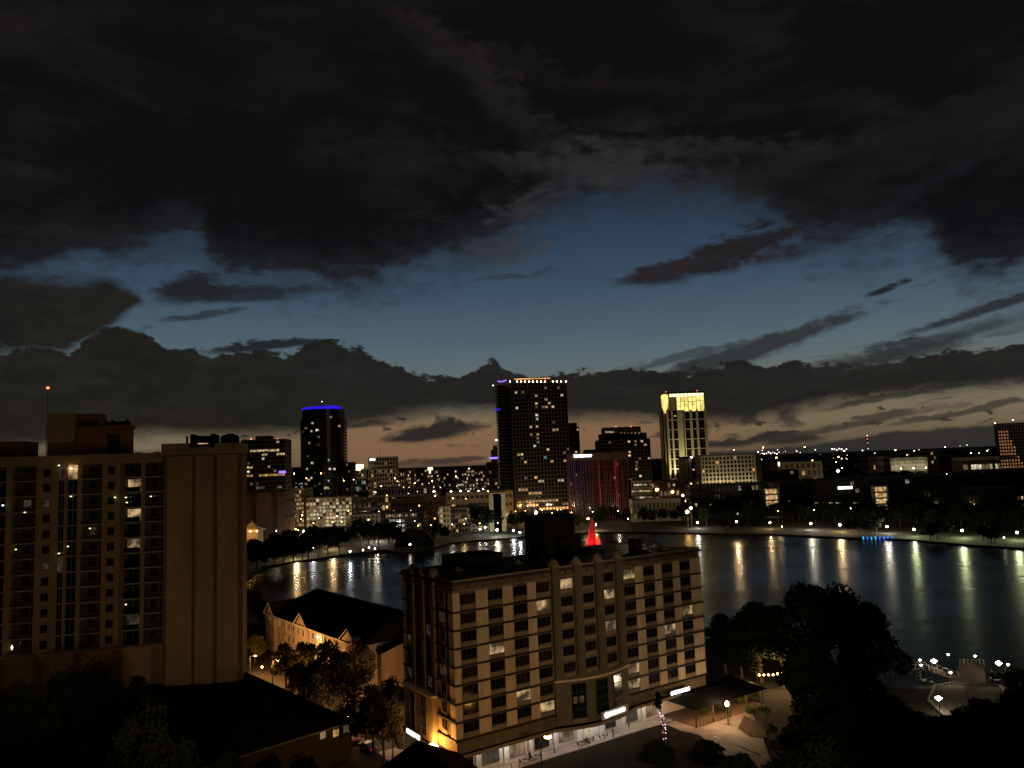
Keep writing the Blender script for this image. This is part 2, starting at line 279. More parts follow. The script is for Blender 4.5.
# ------------------------------------------------------------------ mesh helpers
class MB:
    """Collects boxes, prisms, tubes; build() links them as one mesh object."""
    def __init__(self): self.v = []; self.f = []; self.mi = []; self.cur = 0
    def mat(self, i): self.cur = i; return self
    def _add(self, vs, fs):
        o = len(self.v); self.v += vs; self.f += [tuple(i + o for i in f) for f in fs]; self.mi += [self.cur] * len(fs)
    def box(self, x0, x1, y0, y1, z0, z1):
        vs = [(x, y, z) for z in (z0, z1) for x, y in ((x0, y0), (x1, y0), (x1, y1), (x0, y1))]
        self._add(vs, [(3, 2, 1, 0), (4, 5, 6, 7), (0, 1, 5, 4), (1, 2, 6, 5), (2, 3, 7, 6), (3, 0, 4, 7)]); return self
    def prism(self, pts, z0, z1):
        n = len(pts); vs = [(x, y, z0) for x, y in pts] + [(x, y, z1) for x, y in pts]
        fs = [tuple(range(n - 1, -1, -1)), tuple(range(n, 2 * n))] + [(i, (i + 1) % n, n + (i + 1) % n, n + i) for i in range(n)]
        self._add(vs, fs); return self
    def lathe(self, prof, cx=0, cy=0, seg=12):
        vs = []; fs = []
        for r, z in prof:
            for k in range(seg):
                a = 2 * math.pi * k / seg; vs.append((cx + r * math.cos(a), cy + r * math.sin(a), z))
        for i in range(len(prof) - 1):
            for k in range(seg):
                k2 = (k + 1) % seg; fs.append((i * seg + k, i * seg + k2, (i + 1) * seg + k2, (i + 1) * seg + k))
        fs.append(tuple(range(seg - 1, -1, -1))); fs.append(tuple((len(prof) - 1) * seg + k for k in range(seg)))
        self._add(vs, fs); return self
    def tube(self, pts, radii, seg=6):
        pts = [Vector(p) for p in pts]; vs = []; fs = []
        for i, p in enumerate(pts):
            d = (pts[min(i + 1, len(pts) - 1)] - pts[max(i - 1, 0)]).normalized()
            a = d.cross(Vector((0.31, .95, 0.05))); a = a.normalized() if a.length > 1e-3 else Vector((1, 0, 0)); b = d.cross(a)
            r = radii[i] if hasattr(radii, '__len__') else radii
            for k in range(seg):
                t = 2 * math.pi * k / seg; q = p + (a * math.cos(t) + b * math.sin(t)) * r; vs.append(tuple(q))
        for i in range(len(pts) - 1):
            for k in range(seg):
                k2 = (k + 1) % seg; fs.append((i * seg + k, i * seg + k2, (i + 1) * seg + k2, (i + 1) * seg + k))
        fs.append(tuple(range(seg - 1, -1, -1))); fs.append(tuple((len(pts) - 1) * seg + k for k in range(seg)))
        self._add(vs, fs); return self
    def quad(self, a, b, c, d): self._add([a, b, c, d], [(0, 1, 2, 3)]); return self
    def mesh(self, name, mats):
        me = bpy.data.meshes.new(name); me.from_pydata(self.v, [], self.f)
        for m in (mats if isinstance(mats, (list, tuple)) else [mats]): me.materials.append(MATS[m])
        me.polygons.foreach_set('material_index', self.mi); me.update(); return me
    def build(self, name, mats, parent=None, loc=None, rz=None):
        return link(name, self.mesh(name, mats), parent, loc, rz)
def link(name, data, parent=None, loc=None, rz=None):
    o = bpy.data.objects.new(name, data); COL.objects.link(o)
    if parent is not None: o.parent = parent
    if loc is not None: o.location = loc
    if rz is not None: o.rotation_euler = (0, 0, rz)
    return o
def tag(o, label=None, cat=None, group=None, kind=None):
    if label: o['label'] = label
    if cat: o['category'] = cat
    if group: o['group'] = group
    if kind: o['kind'] = kind
    return o
def thing(name, label, cat, loc=(0, 0, 0), rz=0.0, group=None):
    return tag(link(name, None, None, loc, rz), label, cat, group)
def point(parent, loc, color, power, radius=.25, kind='POINT', aim=None, size=1.2, blend=.6, name='light'):
    d = bpy.data.lights.new(name, kind); d.energy = power; d.color = color; d.shadow_soft_size = radius
    if kind == 'SPOT': d.spot_size = size; d.spot_blend = blend
    o = bpy.data.objects.new(name, d); COL.objects.link(o); o.parent = parent; o.location = loc
    if aim is not None: o.rotation_euler = (Vector(aim) - Vector(loc)).to_track_quat('-Z', 'Y').to_euler()
    return o
def copy_tree(o, loc=None, rz=None, label=None, group=None, scale=None, parent=None):
    c = o.copy(); COL.objects.link(c); c.parent = parent
    if loc is not None: c.location = loc
    if rz is not None: c.rotation_euler = (0, 0, rz)
    if scale is not None: c.scale = (scale,) * 3 if isinstance(scale, (int, float)) else scale
    if label: c['label'] = label
    if group: c['group'] = group
    for ch in list(o.children):
        k = ch.copy(); COL.objects.link(k); k.parent = c
        for g in list(ch.children):
            q = g.copy(); COL.objects.link(q); q.parent = k
    return c
class Frame:
    """A vertical facade plane: origin (x, y), yaw; s along the facade, v going in behind it."""
    def __init__(self, x, y, yaw): self.o = (x, y); self.yaw = yaw; self.u = (math.cos(yaw), math.sin(yaw)); self.n = (-self.u[1], self.u[0])
    def hit(self, px, py, v=0.0):
        x, y, w = ray(px, py); u = self.u; bx = self.o[0] + self.n[0] * v; by = self.o[1] + self.n[1] * v
        det = x * (-u[1]) + y * u[0]; t = (bx * (-u[1]) + by * u[0]) / det
        return ((x * t - bx) * u[0] + (y * t - by) * u[1], H + w * t)
    def world(self, s, v, z=0.0): return Vector((self.o[0] + self.u[0] * s + self.n[0] * v, self.o[1] + self.u[1] * s + self.n[1] * v, z))

# ------------------------------------------------------------------ ground, lake, streets
shore_px = [(252, 574), (261, 567), (302, 560), (339, 555), (360, 552.5), (385, 549.5), (398, 551.5), (412, 552.5), (428, 549.5), (450, 543), (475, 540), (505, 538.5), (540, 534), (600, 532), (650, 532), (700, 533), (760, 533.5),
            (840, 537), (880, 538), (913, 539.5), (968, 544.5), (1024, 548), (1080, 552)]
shore = [ground_at(x, y, 0) for x, y in shore_px]
near = [Vector((290, 300, 0)), Vector((240, 215, 0)), Vector((170, 180, 0)), Vector((112, 168, 0)), Vector((82, 172, 0)), Vector((72, 190, 0)), Vector((56, 208, 0)), Vector((40, 226, 0)), Vector((10, 240, 0)), Vector((-25, 255, 0)), Vector((-58, 262, 0)), Vector((-92, 268, 0)), Vector((-115, 285, 0)), Vector((-125, 310, 0))]
def densify(pts, n=6, amp=1.2, seed=3):
    rnd = random.Random(seed); out = []
    for i, p in enumerate(pts):
        q = pts[(i + 1) % len(pts)]
        for k in range(n):
            w = p.lerp(q, k / n)
            if k: w = w + Vector((rnd.uniform(-amp, amp), rnd.uniform(-amp, amp), 0)) * .5
            out.append(w)
    return out
LAKE = densify(shore + near, 4)
outer = [Vector(p) for p in ((-9000, -300, 0), (9000, -300, 0), (9000, 14000, 0), (-9000, 14000, 0))]
tri = tessellate_polygon([outer, LAKE])
allp = outer + LAKE
g = MB(); g.v = [tuple(p) for p in allp]; g.f = [tuple(t) for t in tri]; g.mi = [0] * len(tri)
gm = g.mesh('ground', 'soil')
import bmesh
bm = bmesh.new(); bm.from_mesh(gm); bmesh.ops.recalc_face_normals(bm, faces=bm.faces)
if sum(f.normal.z for f in bm.faces) < 0: bmesh.ops.reverse_faces(bm, faces=bm.faces)
bm.to_mesh(gm); bm.free()
tag(link('ground', gm), kind='structure')
wb = MB(); wb.quad((-400, 100, -.8), (500, 100, -.8), (500, 700, -.8), (-400, 700, -.8)); tag(wb.build('lake_water', 'lake_water'), kind='structure')
bk = MB()
for i, p in enumerate(LAKE):
    q = LAKE[(i + 1) % len(LAKE)]; bk.quad((p.x, p.y, -1.2), (q.x, q.y, -1.2), (q.x, q.y, .01), (p.x, p.y, .01))
tag(bk.build('lake_bank', 'asphalt'), kind='structure')
def strip_along(pts, a, b, z, name, mat):
    """A ribbon a..b metres landward of a polyline."""
    mb = MB(); L = []
    for i, p in enumerate(pts):
        d = (pts[min(i + 1, len(pts) - 1)] - pts[max(i - 1, 0)]).normalized(); n = Vector((-d.y, d.x, 0)); L.append((p + n * a, p + n * b))
    for (p0, p1), (q0, q1) in zip(L, L[1:]): mb.quad((p0.x, p0.y, z), (q0.x, q0.y, z), (q1.x, q1.y, z), (p1.x, p1.y, z))
    return tag(mb.build(name, mat), kind='structure')
strip_along(shore, .5, 26, .008, 'park_lawn', 'lawn')
strip_along(shore, 3, 7, .014, 'lake_path', 'path_dark')

HF = Frame(-11.2, 130.0, math.atan2(.56, .828))        # hotel facade frame
def sheet(name, pts, z, mat, kind='structure', frame=None):
    mb = MB(); P2 = [Vector((p[0], p[1], 0)) for p in pts]
    mb.v = [(p.x, p.y, z) for p in P2]; mb.f = [tuple(t) for t in tessellate_polygon([P2])]; mb.mi = [0] * len(mb.f)
    me = mb.mesh(name, mat)
    b2 = bmesh.new(); b2.from_mesh(me); bmesh.ops.recalc_face_normals(b2, faces=b2.faces)
    if sum(f.normal.z for f in b2.faces) < 0: bmesh.ops.reverse_faces(b2, faces=b2.faces)
    b2.to_mesh(me); b2.free()
    return tag(link(name, me), kind=kind)
def hf(s, v): w = HF.world(s, v); return (w.x, w.y)
sheet('road', [hf(-60, -22), hf(52, -22), hf(60, -12), hf(48, -.4), hf(-60, -.4)], .01, 'asphalt')
sheet('side_road', [hf(-13, -30), hf(-5, -30), hf(-5, 60), hf(-16, 90), hf(-28, 90), hf(-13, 40)], .014, 'asphalt')
def slab_sheet(name, pts, z1, mat):
    mb = MB(); n = len(pts)
    area = sum(pts[i][0] * pts[(i + 1) % n][1] - pts[(i + 1) % n][0] * pts[i][1] for i in range(n))
    if area < 0: pts = pts[::-1]
    mb.prism(pts, -.2, z1); return tag(mb.build(name, mat), kind='structure')
slab_sheet('sidewalk', [hf(-4.5, -.3), hf(49, -.3), hf(49, 3.3), hf(-.2, 3.3), hf(-.2, 22), hf(-4.5, 22)], .14, 'paving')
gpt = lambda px, py: tuple(ground_at(px, py, .14))[:2]
slab_sheet('plaza', [gpt(667, 724), gpt(684, 716), gpt(705, 708), gpt(735, 700), gpt(752, 712), gpt(762, 735), gpt(776, 775), gpt(742, 775), gpt(722, 752), gpt(700, 735), gpt(680, 730)], .13, 'paving')
slab_sheet('planting_bed', [gpt(744, 716), gpt(760, 722), gpt(768, 738), gpt(750, 737), gpt(738, 728)], .2, 'mulch')
mb = MB()
for i in range(8):
    a = ground_at(716 + i * 5.5, 738 + i * 2.2, 0); d = Vector((HF.n[0], HF.n[1], 0)); u = Vector((HF.u[0], HF.u[1], 0))
    c = a - d * 1; mb.prism([tuple((c + d * s1 * 1.6 + u * t1 * .22))[:2] for s1, t1 in ((-1, -1), (-1, 1), (1, 1), (1, -1))][::-1], .132, .137)
tag(mb.build('crosswalk_marking', 'white_paint'), kind='structure')

# ------------------------------------------------------------------ hotel in the middle
def build_hotel():
    T = thing('apartment_hotel', 'ten storey tan building with domed pilasters and pale panels beside the street', 'building', (HF.o[0], HF.o[1], 0), HF.yaw)
    W, D = 59.3, 19.0
    FL = [9.95 + 2.95 * k for k in range(7)] + [32.1]        # band levels: 9.95 .. 27.65, 32.1
    rows = [(7.15, 9.95)] + [(FL[k], FL[k + 1]) for k in range(6)] + [(27.65, 31.0)]
    w = MB(); w.box(0, W, 0, D, 4.9, 32.1); w.build('wall', 'hotel_tan', T)
    gf = MB(); gf.box(2.2, W - 1, 3.2, D - .5, 0, 4.9); gf.build('ground_floor', 'shop_wall', T)
    # bands at each floor
    for i, z in enumerate([9.95 - 2.95 + 0.0] + FL[:-1]):
        b = MB(); h = .34 if i else .25; b.box(-.35, 20.1, -.35, .0, z - h / 2, z + h / 2); b.box(-.35, 0, 0, 6.3, z - h / 2, z + h / 2); b.build('floor_band', 'hotel_band', T)
        for q_ in ((37.6, W + .35, -.35, 0), (-.35, 0, 16.6, D)): b = MB(); b.box(*q_, z - h / 2, z + h / 2); b.build('floor_band', 'hotel_band', T)
    c = MB(); c.box(-.3, W + .3, -.3, D + .3, 31.0, 31.25); c.mat(1).box(-.5, W + .5, -.5, D + .5, 32.1, 32.55)
    c.mat(0).box(-.2, W + .2, -.2, 0.1, 32.55, 32.95); c.box(-.2, .1, .1, D, 32.55, 32.95); c.box(-.2, W + .2, D - .1, D + .2, 32.55, 32.95); c.box(W - .1, W + .2, .1, D, 32.55, 32.95)
    c.build('cornice', ['hotel_sill', 'hotel_band'], T)
    r = MB(); r.box(.1, W - .1, .1, D - .1, 32.2, 32.56); r.build('roof', 'roof_membrane', T)
    front = [2.8, 8.3, 13.5, 18.5, 23.85, 28.95, 33.95, 39.4, 44.7, 49.8, 54.9]
    pil = [21.2, 26.35, 31.5, 36.6]
    # pale panels between windows
    pan = MB(); ed = [-.14] + []
    def prow(z0, z1, s0, s1): q = MB(); q.box(s0, s1, -.14, 0, z0 + .17, z1 - .17); q.build('pale_panel', 'hotel_pale', T)
    ww = 1.55
    for (z0, z1) in rows:
        zt = z1 - .0
        for a, b_ in ((-.14, 2.8 - ww - .1), (2.8 + ww, 8.3 - ww), (8.3 + ww, 13.5 - ww), (13.5 + ww, 18.5 - ww), (39.4 + ww, 44.7 - ww), (44.7 + ww, 49.8 - ww), (49.8 + ww, 54.9 - ww), (54.9 + ww, W + .14)):
            prow(z0, zt, a, b_)
        for y0, y1 in ((0, 1.6), (17.4, D)): q = MB(); q.box(-.14, 0, y0, y1, z0 + .17, zt - .17); q.build('pale_panel', 'hotel_pale', T)
    # spandrels (under each window)
    wm = {}
    def window(s, zb, wd, ht, mat, side=False, nm='window'):
        key = (round(wd, 2), round(ht, 2), mat)
        if key not in wm:
            p = MB(); p.box(-wd / 2, wd / 2, -.03, .05, 0, ht)
            f = MB(); t = .07
            f.box(-wd / 2 - t, wd / 2 + t, -.1, .02, -t, 0); f.box(-wd / 2 - t, wd / 2 + t, -.1, .02, ht, ht + t)
            f.box(-wd / 2 - t, -wd / 2, -.1, .02, 0, ht); f.box(wd / 2, wd / 2 + t, -.1, .02, 0, ht)
            for k in ((-1 / 6, 1 / 6) if wd > 2 else (0,)): f.mat(1).box(wd * k - .03, wd * k + .03, -.05, -.03, 0, ht)
            if ht > 3:
                for k in range(1, 4): f.box(-wd / 2, wd / 2, -.08, -.03, ht * k / 4 - .06, ht * k / 4 + .06)
            sp = MB(); sp.box(-wd / 2 + .02, wd / 2 - .02, -.1, .01, -.82, -.16)
            wm[key] = (p.mesh('window', mat), f.mesh('window_frame', ['hotel_sill' if ht < 3 else 'frame_dark', 'frame_dark']), sp.mesh('spandrel', 'hotel_sill'))
        p, f, sp = wm[key]
        o = link(nm, p, T, (s, -.02, zb) if not side else (-.02, s, zb), None if not side else -math.pi / 2)
        link('window_frame', f, o)
        if nm in ('window', 'side_window'): link('spandrel', sp, o)
        return o
    rw = random.Random(44)
    lit = {(0, 4): 'lit_room', (0, 7): 'lit_room', (0, 5): 'lit_faint', (1, 3): 'lit_room', (2, 1): 'lit_faint', (1, 6): 'lit_room', (2, 7): 'lit_faint', (3, 6): 'lit_room', (3, 1): 'lit_room', (3, 5): 'lit_faint', (4, 9): 'lit_room',
           (3, 10): 'lit_room', (5, 4): 'lit_faint', (6, 7): 'lit_room', (6, 2): 'lit_room', (7, 3): 'lit_room', (7, 7): 'lit_room', (5, 9): 'lit_faint', (1, 0): 'lit_faint', (4, 0): 'lit_faint', (2, 5): 'lit_faint', (7, 8): 'lit_faint', (4, 5): 'lit_faint', (5, 6): 'curtain'}
    for ri, (z0, z1) in enumerate(rows[::-1]):
        hh = 1.7; zb = z0 + .95 if ri else z0 + 1.15
        for ci, s in enumerate(front):
            if 4 <= ci <= 6 and z0 < 12.8: continue
            wd = 3.0 if not 4 <= ci <= 6 else 2.9
            window(s, zb, wd, hh, {'lit_faint': 'curtain'}.get(lit.get((ri, ci)), lit.get((ri, ci))) or rw.choice(['glass_dark', 'glass_dark', 'glass_dark', 'curtain']))
        for cj, (s, wd) in enumerate(((3.9, 1.9), (8.9, 1.5), (12.8, 1.5), (16.6, 1.3))):
            if cj in (1, 2) and z0 < 12.8: continue
            window(s, zb, wd, hh, {(3, 3): 'lit_faint', (2, 1): 'lit_faint', (5, 1): 'lit_faint', (1, 0): 'lit_faint', (5, 3): 'lit_faint', (6, 3): 'lit_room', (4, 0): 'lit_faint'}.get((ri, cj), 'glass_dark'), side=True, nm='side_window')
    for s in front: ac = MB(); ac.box(s - .25, s + .25, -.05, 0, 31.45, 31.85); ac.build('vent', 'frame_dark', T)
    # pilasters with domed caps
    def dome(s, v):
        d = MB(); d.box(-.85, .85, -.85, .85, 0, .35); d.lathe([(.85, .35), (.9, .6), (.98, .65), (.98, .8), (.75, .85), (.7, 1.1), (.45, 1.35), (.15, 1.5), (.06, 1.6)], seg=14)
        return d.build('pilaster_cap', 'hotel_sill', T, (s, v, 32.9))
    for s in pil:
        p = MB(); p.box(s - .85, s + .85, -.75, 0, 12.9, 33.0); p.box(s - .45, s + .45, -.85, -.75, 13.1, 32.2); p.build('pilaster', 'hotel_olive', T); dome(s, -.05)
    for s in (7.0, 10.8, 14.8):
        p = MB(); p.box(-.4, 0, s - .6, s + .6, 12.9, 33.0); p.build('pilaster', 'hotel_tan', T); dome(.05, s)
    # bowed three storey bay with tall windows
    arc = [(20.3 + 17.4 * i / 16, -.35 - 2.2 * math.sin(math.pi * i / 16)) for i in range(17)]
    b = MB(); b.prism([(20.3, .0)] + arc + [(37.7, .0)], 5.1, 12.7); b.build('bowed_bay', 'hotel_olive', T)
    b = MB(); arc2 = [(20.0 + 18 * i / 16, -.7 - 2.3 * math.sin(math.pi * i / 16)) for i in range(17)]
    b.prism([(20.0, 0)] + arc2 + [(38, 0)], 12.7, 13.05); b.build('bay_cornice', 'hotel_pale', T)
    for s, mt in ((24.3, 'glass_dark'), (29.1, 'glass_dark'), (33.6, 'glass_dark')):
        k = (s - 20.3) / 17.4; v = -.35 - 2.2 * math.sin(math.pi * k); sl = math.atan2(-2.2 * math.pi / 17.4 * math.cos(math.pi * k), 1)
        o = window(s, 6.2, 2.7, 5.9, mt); o.location = (s, v - .13, 6.2); o.rotation_euler = (0, 0, sl); o.name = 'tall_window'
        if s < 25:
            for dx in (-.7, .5):
                q = MB(); q.box(dx - .4, dx + .4, -.05, -.035, 2.6, 3.7); q.build('lit_pane', 'lit_room', o)
    sb = MB(); sb.box(-1.1, 0, 6.2, 17.2, 5.1, 12.7); sb.build('side_bay', 'hotel_tan', T)
    sb = MB(); sb.box(-1.5, 0, 5.9, 17.5, 12.7, 13.05); sb.build('bay_cornice', 'hotel_pale', T)
    for s in (9.4, 13.8):
        o = window(s, 6.0, 1.9, 6.0, 'glass_dark', side=True, nm='tall_window'); o.location = (-1.15, s, 6.0)
    # canopy: bows out in the middle
    def edge(off):
        pts = [(-1.6, -1.0 - off), (19, -1.0 - off)] + [(19 + 20 * i / 14, -1.0 - off - 2.4 * math.sin(math.pi * i / 14)) for i in range(1, 14)] + [(39, -1.0 - off), (51.0, -1.0 - off)]
        return pts
    cn = MB(); cn.prism(edge(0) + [(51.0, 3.2), (-1.6, 3.2)], 4.6, 4.85); cn.mat(1)
    e0 = edge(.12); e1 = edge(0)
    for a, b_, c2, d2 in zip(e0, e0[1:], e1[1:], e1): cn.prism([a, b_, c2, d2], 4.5, 5.05)
    cn.mat(1).box(-1.72, -1.6, -1.1, 18.5, 4.5, 5.05); cn.mat(0).box(-1.6, 0, 3.2, 18.5, 4.6, 4.85)
    cn.build('canopy', ['roof_dark', 'hotel_sill'], T)
    # shopfront pieces
    for s in (5.5, 11.2, 16.5, 22.0, 27.5, 33.0, 38.5, 44.0): sh = MB(); sh.box(s - .35, s + .35, 2.7, 3.2, .14, 4.6); sh.build('shop_pier', 'shop_wall', T)
    for s, wd, mt in ((3.7, 2.2, 'glass_dark'), (8.3, 3.4, 'lit_faint'), (13.8, 3.0, 'lit_dim'), (19.2, 3.2, 'glass_dark'), (24.8, 3.2, 'lit_dim'), (35.6, 2.6, 'glass_dark'), (41.2, 2.8, 'lit_faint'), (46.5, 2.6, 'lit_dim')):
        o = window(s, .8 if wd > 2.5 else .6, wd, 2.7, mt, nm='shop_window'); o.location = (s, 3.14, .7)
    dr = MB(); dr.box(-1.2, 1.2, -.06, 0, 0, 2.9); dr.box(-1.35, 1.35, -.1, -.06, 2.9, 3.05); d0 = dr.build('shop_door', 'white_trim', T, (30.2, 3.14, .14))
    hd = MB(); hd.box(-.05, .05, -.12, -.06, 1.0, 1.4); hd.build('handle', 'black_metal', d0)
    # canopy downlights
    for s, cc, pw in ((5.3, (1, .8, .5), 90), (11.0, (1, .9, .75), 260), (16.4, (1, .8, .62), 130), (21.8, (.95, .95, 1), 170), (25.0, (1, .5, .2), 40), (29.0, (.95, .95, 1), 240), (33.2, (.95, .97, 1), 200), (38.5, (1, .9, .75), 150), (43.5, (1, .9, .7), 180), (47.5, (1, .85, .6), 150)):
        l = MB(); l.lathe([(.16, 0), (.2, .05), (.2, .1)], seg=10); o = l.build('canopy_light', 'lamp_face_white', T, (s, .9, 4.48)); point(o, (0, 0, -.12), cc, pw * 1.5, .12)
    g2 = MB(); g2.lathe([(.05, -.45), (.4, -.3), (.55, 0), (.4, .3), (.05, .45)], seg=12); o = g2.build('hanging_lantern', 'crown_pale', T, (12.4, 1.4, 3.9))
    # illuminated signs: white letter shapes on a dark frame (too small in the photo to read)
    def sign(nm, loc, rz, L, hgt, n, first=False, frame=True, seed=1):
        rnd = random.Random(seed)
        f = MB(); f.box(-L / 2, L / 2, 0, .12, 0, .06); f.box(-L / 2, L / 2, 0, .12, hgt - .06, hgt)
        f.box(-L / 2, -L / 2 + .06, 0, .12, 0, hgt); f.box(L / 2 - .06, L / 2, 0, .12, 0, hgt); f.box(-L / 2 + .06, L / 2 - .06, .05, .1, .06, hgt - .06)
        fr = f.build(nm, 'frame_light' if frame else 'black_metal', T, loc, rz)
        lt = MB(); cw = (L * (.72 if frame else .94)) / n; lh = hgt * (.42 if frame else .74)
        for i in range(n):
            x = -cw * n / 2 + cw * i + cw * .1; w_ = cw * .8; z = (hgt - lh) / 2; t = cw * .22
            if first and i == 0:
                lt.lathe([(.01, 0), (.01, .01)], seg=4)
                for a in range(10):
                    q = a / 10 * 2 * math.pi; lt.box(x + w_ / 2 + math.cos(q) * .3 - .14, x + w_ / 2 + math.cos(q) * .3 + .14, -.14, -.02, hgt / 2 + math.sin(q) * .3 - .14, hgt / 2 + math.sin(q) * .3 + .14)
                continue
            lt.box(x, x + t, -.14, -.02, z, z + lh)
            if rnd.random() < .7: lt.box(x + t, x + w_ - t, -.14, -.02, z + lh - t, z + lh)
            if rnd.random() < .7: lt.box(x + w_ - t, x + w_, -.14, -.02, z, z + lh)
            if rnd.random() < .6: lt.box(x + t, x + w_ - t, -.14, -.02, z + lh * .4, z + lh * .4 + t)
            if rnd.random() < .5: lt.box(x + t, x + w_ - t, -.14, -.02, z, z + t)
        lt.build('lettering', 'sign_white', fr)
    sign('lit_sign', (31.4, -3.35, 5.3), 0.1, 7.2, 1.45, 9, first=True, seed=4)
    sign('lit_sign', (50.5, -1.2, 5.2), 0.0, 5.6, .85, 9, frame=False, seed=7)
    sign('lit_sign', (-1.9, 12.2, 4.95), -math.pi / 2, 5.4, .95, 8, frame=False, seed=9)
    # roof plant
    p = MB(); p.box(26.5, 34.0, 9.5, 16.5, 32.6, 41.0); p.box(26.3, 34.2, 9.3, 16.7, 41.0, 41.25); p.box(29.5, 34.6, 8.2, 9.5, 32.6, 37.0); p.build('penthouse', 'roof_dark', T)
    p = MB(); p.box(6.5, 16.0, 9.0, 15.5, 32.6, 35.4); p.build('equipment_screen', 'roof_dark', T)
    p = MB(); p.box(40.0, 58.0, 10.0, 16.0, 32.6, 33.6); p.build('roof_deck', 'roof_membrane', T)
    p = MB(); p.box(45.6, 47.8, 4.5, 6.5, 32.6, 35.4); p.box(45.4, 48.0, 4.3, 6.7, 35.4, 35.6); p.build('stair_hatch', 'black_metal', T)
    rnd = random.Random(5)
    for i in range(9):
        q = MB(); a = rnd.uniform(.5, 1.1); q.box(-a, a, -a * .8, a * .8, 0, rnd.uniform(.7, 1.3)); q.lathe([(a * .5, 1.25), (a * .6, 1.5)], seg=10); q.build('air_conditioner', 'metal_grey', T, (rnd.choice((4, 18, 21, 23.5, 41, 48, 52, 56)) + rnd.uniform(-1, 1), rnd.uniform(3, 7.5), 32.56), rnd.uniform(0, 1))
    for s, v in ((9, 10), (14.5, 14), (22, 9)):
        q = MB(); q.tube([(0, 0, 0), (0, 0, 3.6)], .04); q.tube([(0, -.5, 2.8), (0, .5, 2.8)], .03); q.build('antenna', 'black_metal', T, (s, v, 34.5 if s < 16 else 32.6))
    lp = MB(); lp.tube([(0, 0, 0), (0, 0, 2.2)], .05); pole = lp.build('roof_lamp', 'black_metal', T, (49.6, 8.4, 32.56))
    gl = MB(); gl.lathe([(.05, 0), (.24, .12), (.28, .28), (.2, .44), (.05, .5)], seg=12); gl.build('lamp_globe', 'lamp_face_white', pole, (0, 0, 2.2)); point(pole, (0, 0, 2.9), (1, .86, .45), 420, .2)
    return T
hotel = build_hotel()

# orange wall lamp on the corner canopy
def canopy_flood():
    t = thing('corner_flood_lamp', 'glaring orange flood lamp on the canopy at the left street corner', 'lamp', HF.world(-1.75, 5.5, 4.2), HF.yaw)
    b = MB(); b.tube([(0, 0, 0), (0, 0, .5)], .05); b.build('bracket', 'black_metal', t)
    b = MB(); b.box(-.45, .45, -.55, .55, .5, .9); b.build('lamp_head', 'black_metal', t)
    b = MB(); b.box(-.75, .75, -.9, .9, .92, 1.15); b.box(-.52, -.46, -.5, .5, .45, .9); b.box(-.3, .3, -.62, -.56, .5, .85); b.build('lamp_lens', 'lamp_face', t)
    point(t, (.2, -.2, 1.6), (1, .42, .08), 2600, .3); point(t, (-1.2, -1.5, 1.2), (1, .42, .08), 1300, .3)
canopy_flood()

# restaurant porch at the hotel's right end
def porch():
    T = thing('restaurant_porch', 'dark roofed open porch restaurant glowing warm at the right end of the tan building', 'porch', HF.world(54, 0, 0), HF.yaw)
    r = MB(); V = [(-5, -6.5), (15, -6.5), (18, 4), (-5, 4)]
    r.prism(V, 3.5, 3.7); r._add([(-5.6, -7.1, 3.7), (15.8, -7.1, 3.7), (18.8, 4.4, 3.7), (-5.6, 4.4, 3.7), (-3, -1.6, 4.9), (13.5, -1.6, 4.9)], [(0, 1, 5, 4), (1, 2, 5), (2, 3, 4, 5), (3, 0, 4)]); r.build('roof', 'roof_dark', T)
    for x in (-4.8, 0, 5, 10, 14.7): p = MB(); p.box(x - .12, x + .12, -6.4, -6.15, .13, 3.5); p.build('post', 'wood', T)
    w = MB(); w.box(-5, 17, 3.6, 3.9, 0, 3.5); w.build('wall', 'house_wall', T)
    f = MB(); f.box(-5, 16, -6.4, 3.6, 0, .18); f.build('deck', 'wood', T)
    rl = MB()
    for x in range(-5, 15): rl.box(x - .04, x + .04, -6.52, -6.45, .18, 1.1)
    rl.box(-5, 15, -6.55, -6.42, 1.1, 1.18); rl.build('railing', 'wood', T)
    for x, pw in ((-3, 100), (2, 90), (7, 110), (12, 80)):
        b = MB(); b.lathe([(.05, 0), (.18, .1), (.05, .25)], seg=8); o = b.build('pendant_lamp', 'lamp_face', T, (x, -5.0, 3.1)); point(o, (0, 0, -.15), (1, .5, .2), pw * 5, .15)
porch()
def table_set(loc, rz, lab, sub=None):
    t = thing('cafe_table', lab, 'table', loc, rz, 'cafe tables on the sidewalk')
    b = MB(); b.lathe([(.4, .72), (.42, .75)], seg=14); b.build('table_top', 'wood', t)
    b = MB(); b.tube([(0, 0, .02), (0, 0, .72)], .04); b.lathe([(.25, 0), (.05, .05)], seg=10); b.build('pedestal', 'black_metal', t); return t
def chair_proto(loc, rz, lab):
    t = thing('cafe_chair', lab, 'chair', loc, rz, 'cafe chairs on the sidewalk')
    b = MB(); b.box(-.22, .22, -.22, .22, .44, .48); b.build('seat', 'wood', t)
    b = MB(); b.box(-.22, .22, .2, .24, .55, .92); b.build('backrest', 'wood', t)
    for x in (-.19, .19):
        for y in (-.19, .19): b = MB(); b.tube([(x, y, 0), (x, y, .92 if y > 0 else .44)], .02, 5); b.build('leg', 'black_metal', t)
    return t
rnd = random.Random(11)
spots = [(13.6, 'cafe table under the round lantern left of the striped shop piers'), (16.2, 'cafe table beside the brown shop window, second from the lantern'), (26.4, 'cafe table by the kerb left of the white shop door'), (28.4, 'cafe table by the kerb straight in front of the white shop door'), (31.6, 'cafe table by the kerb just right of the white shop door')]
ch0 = None
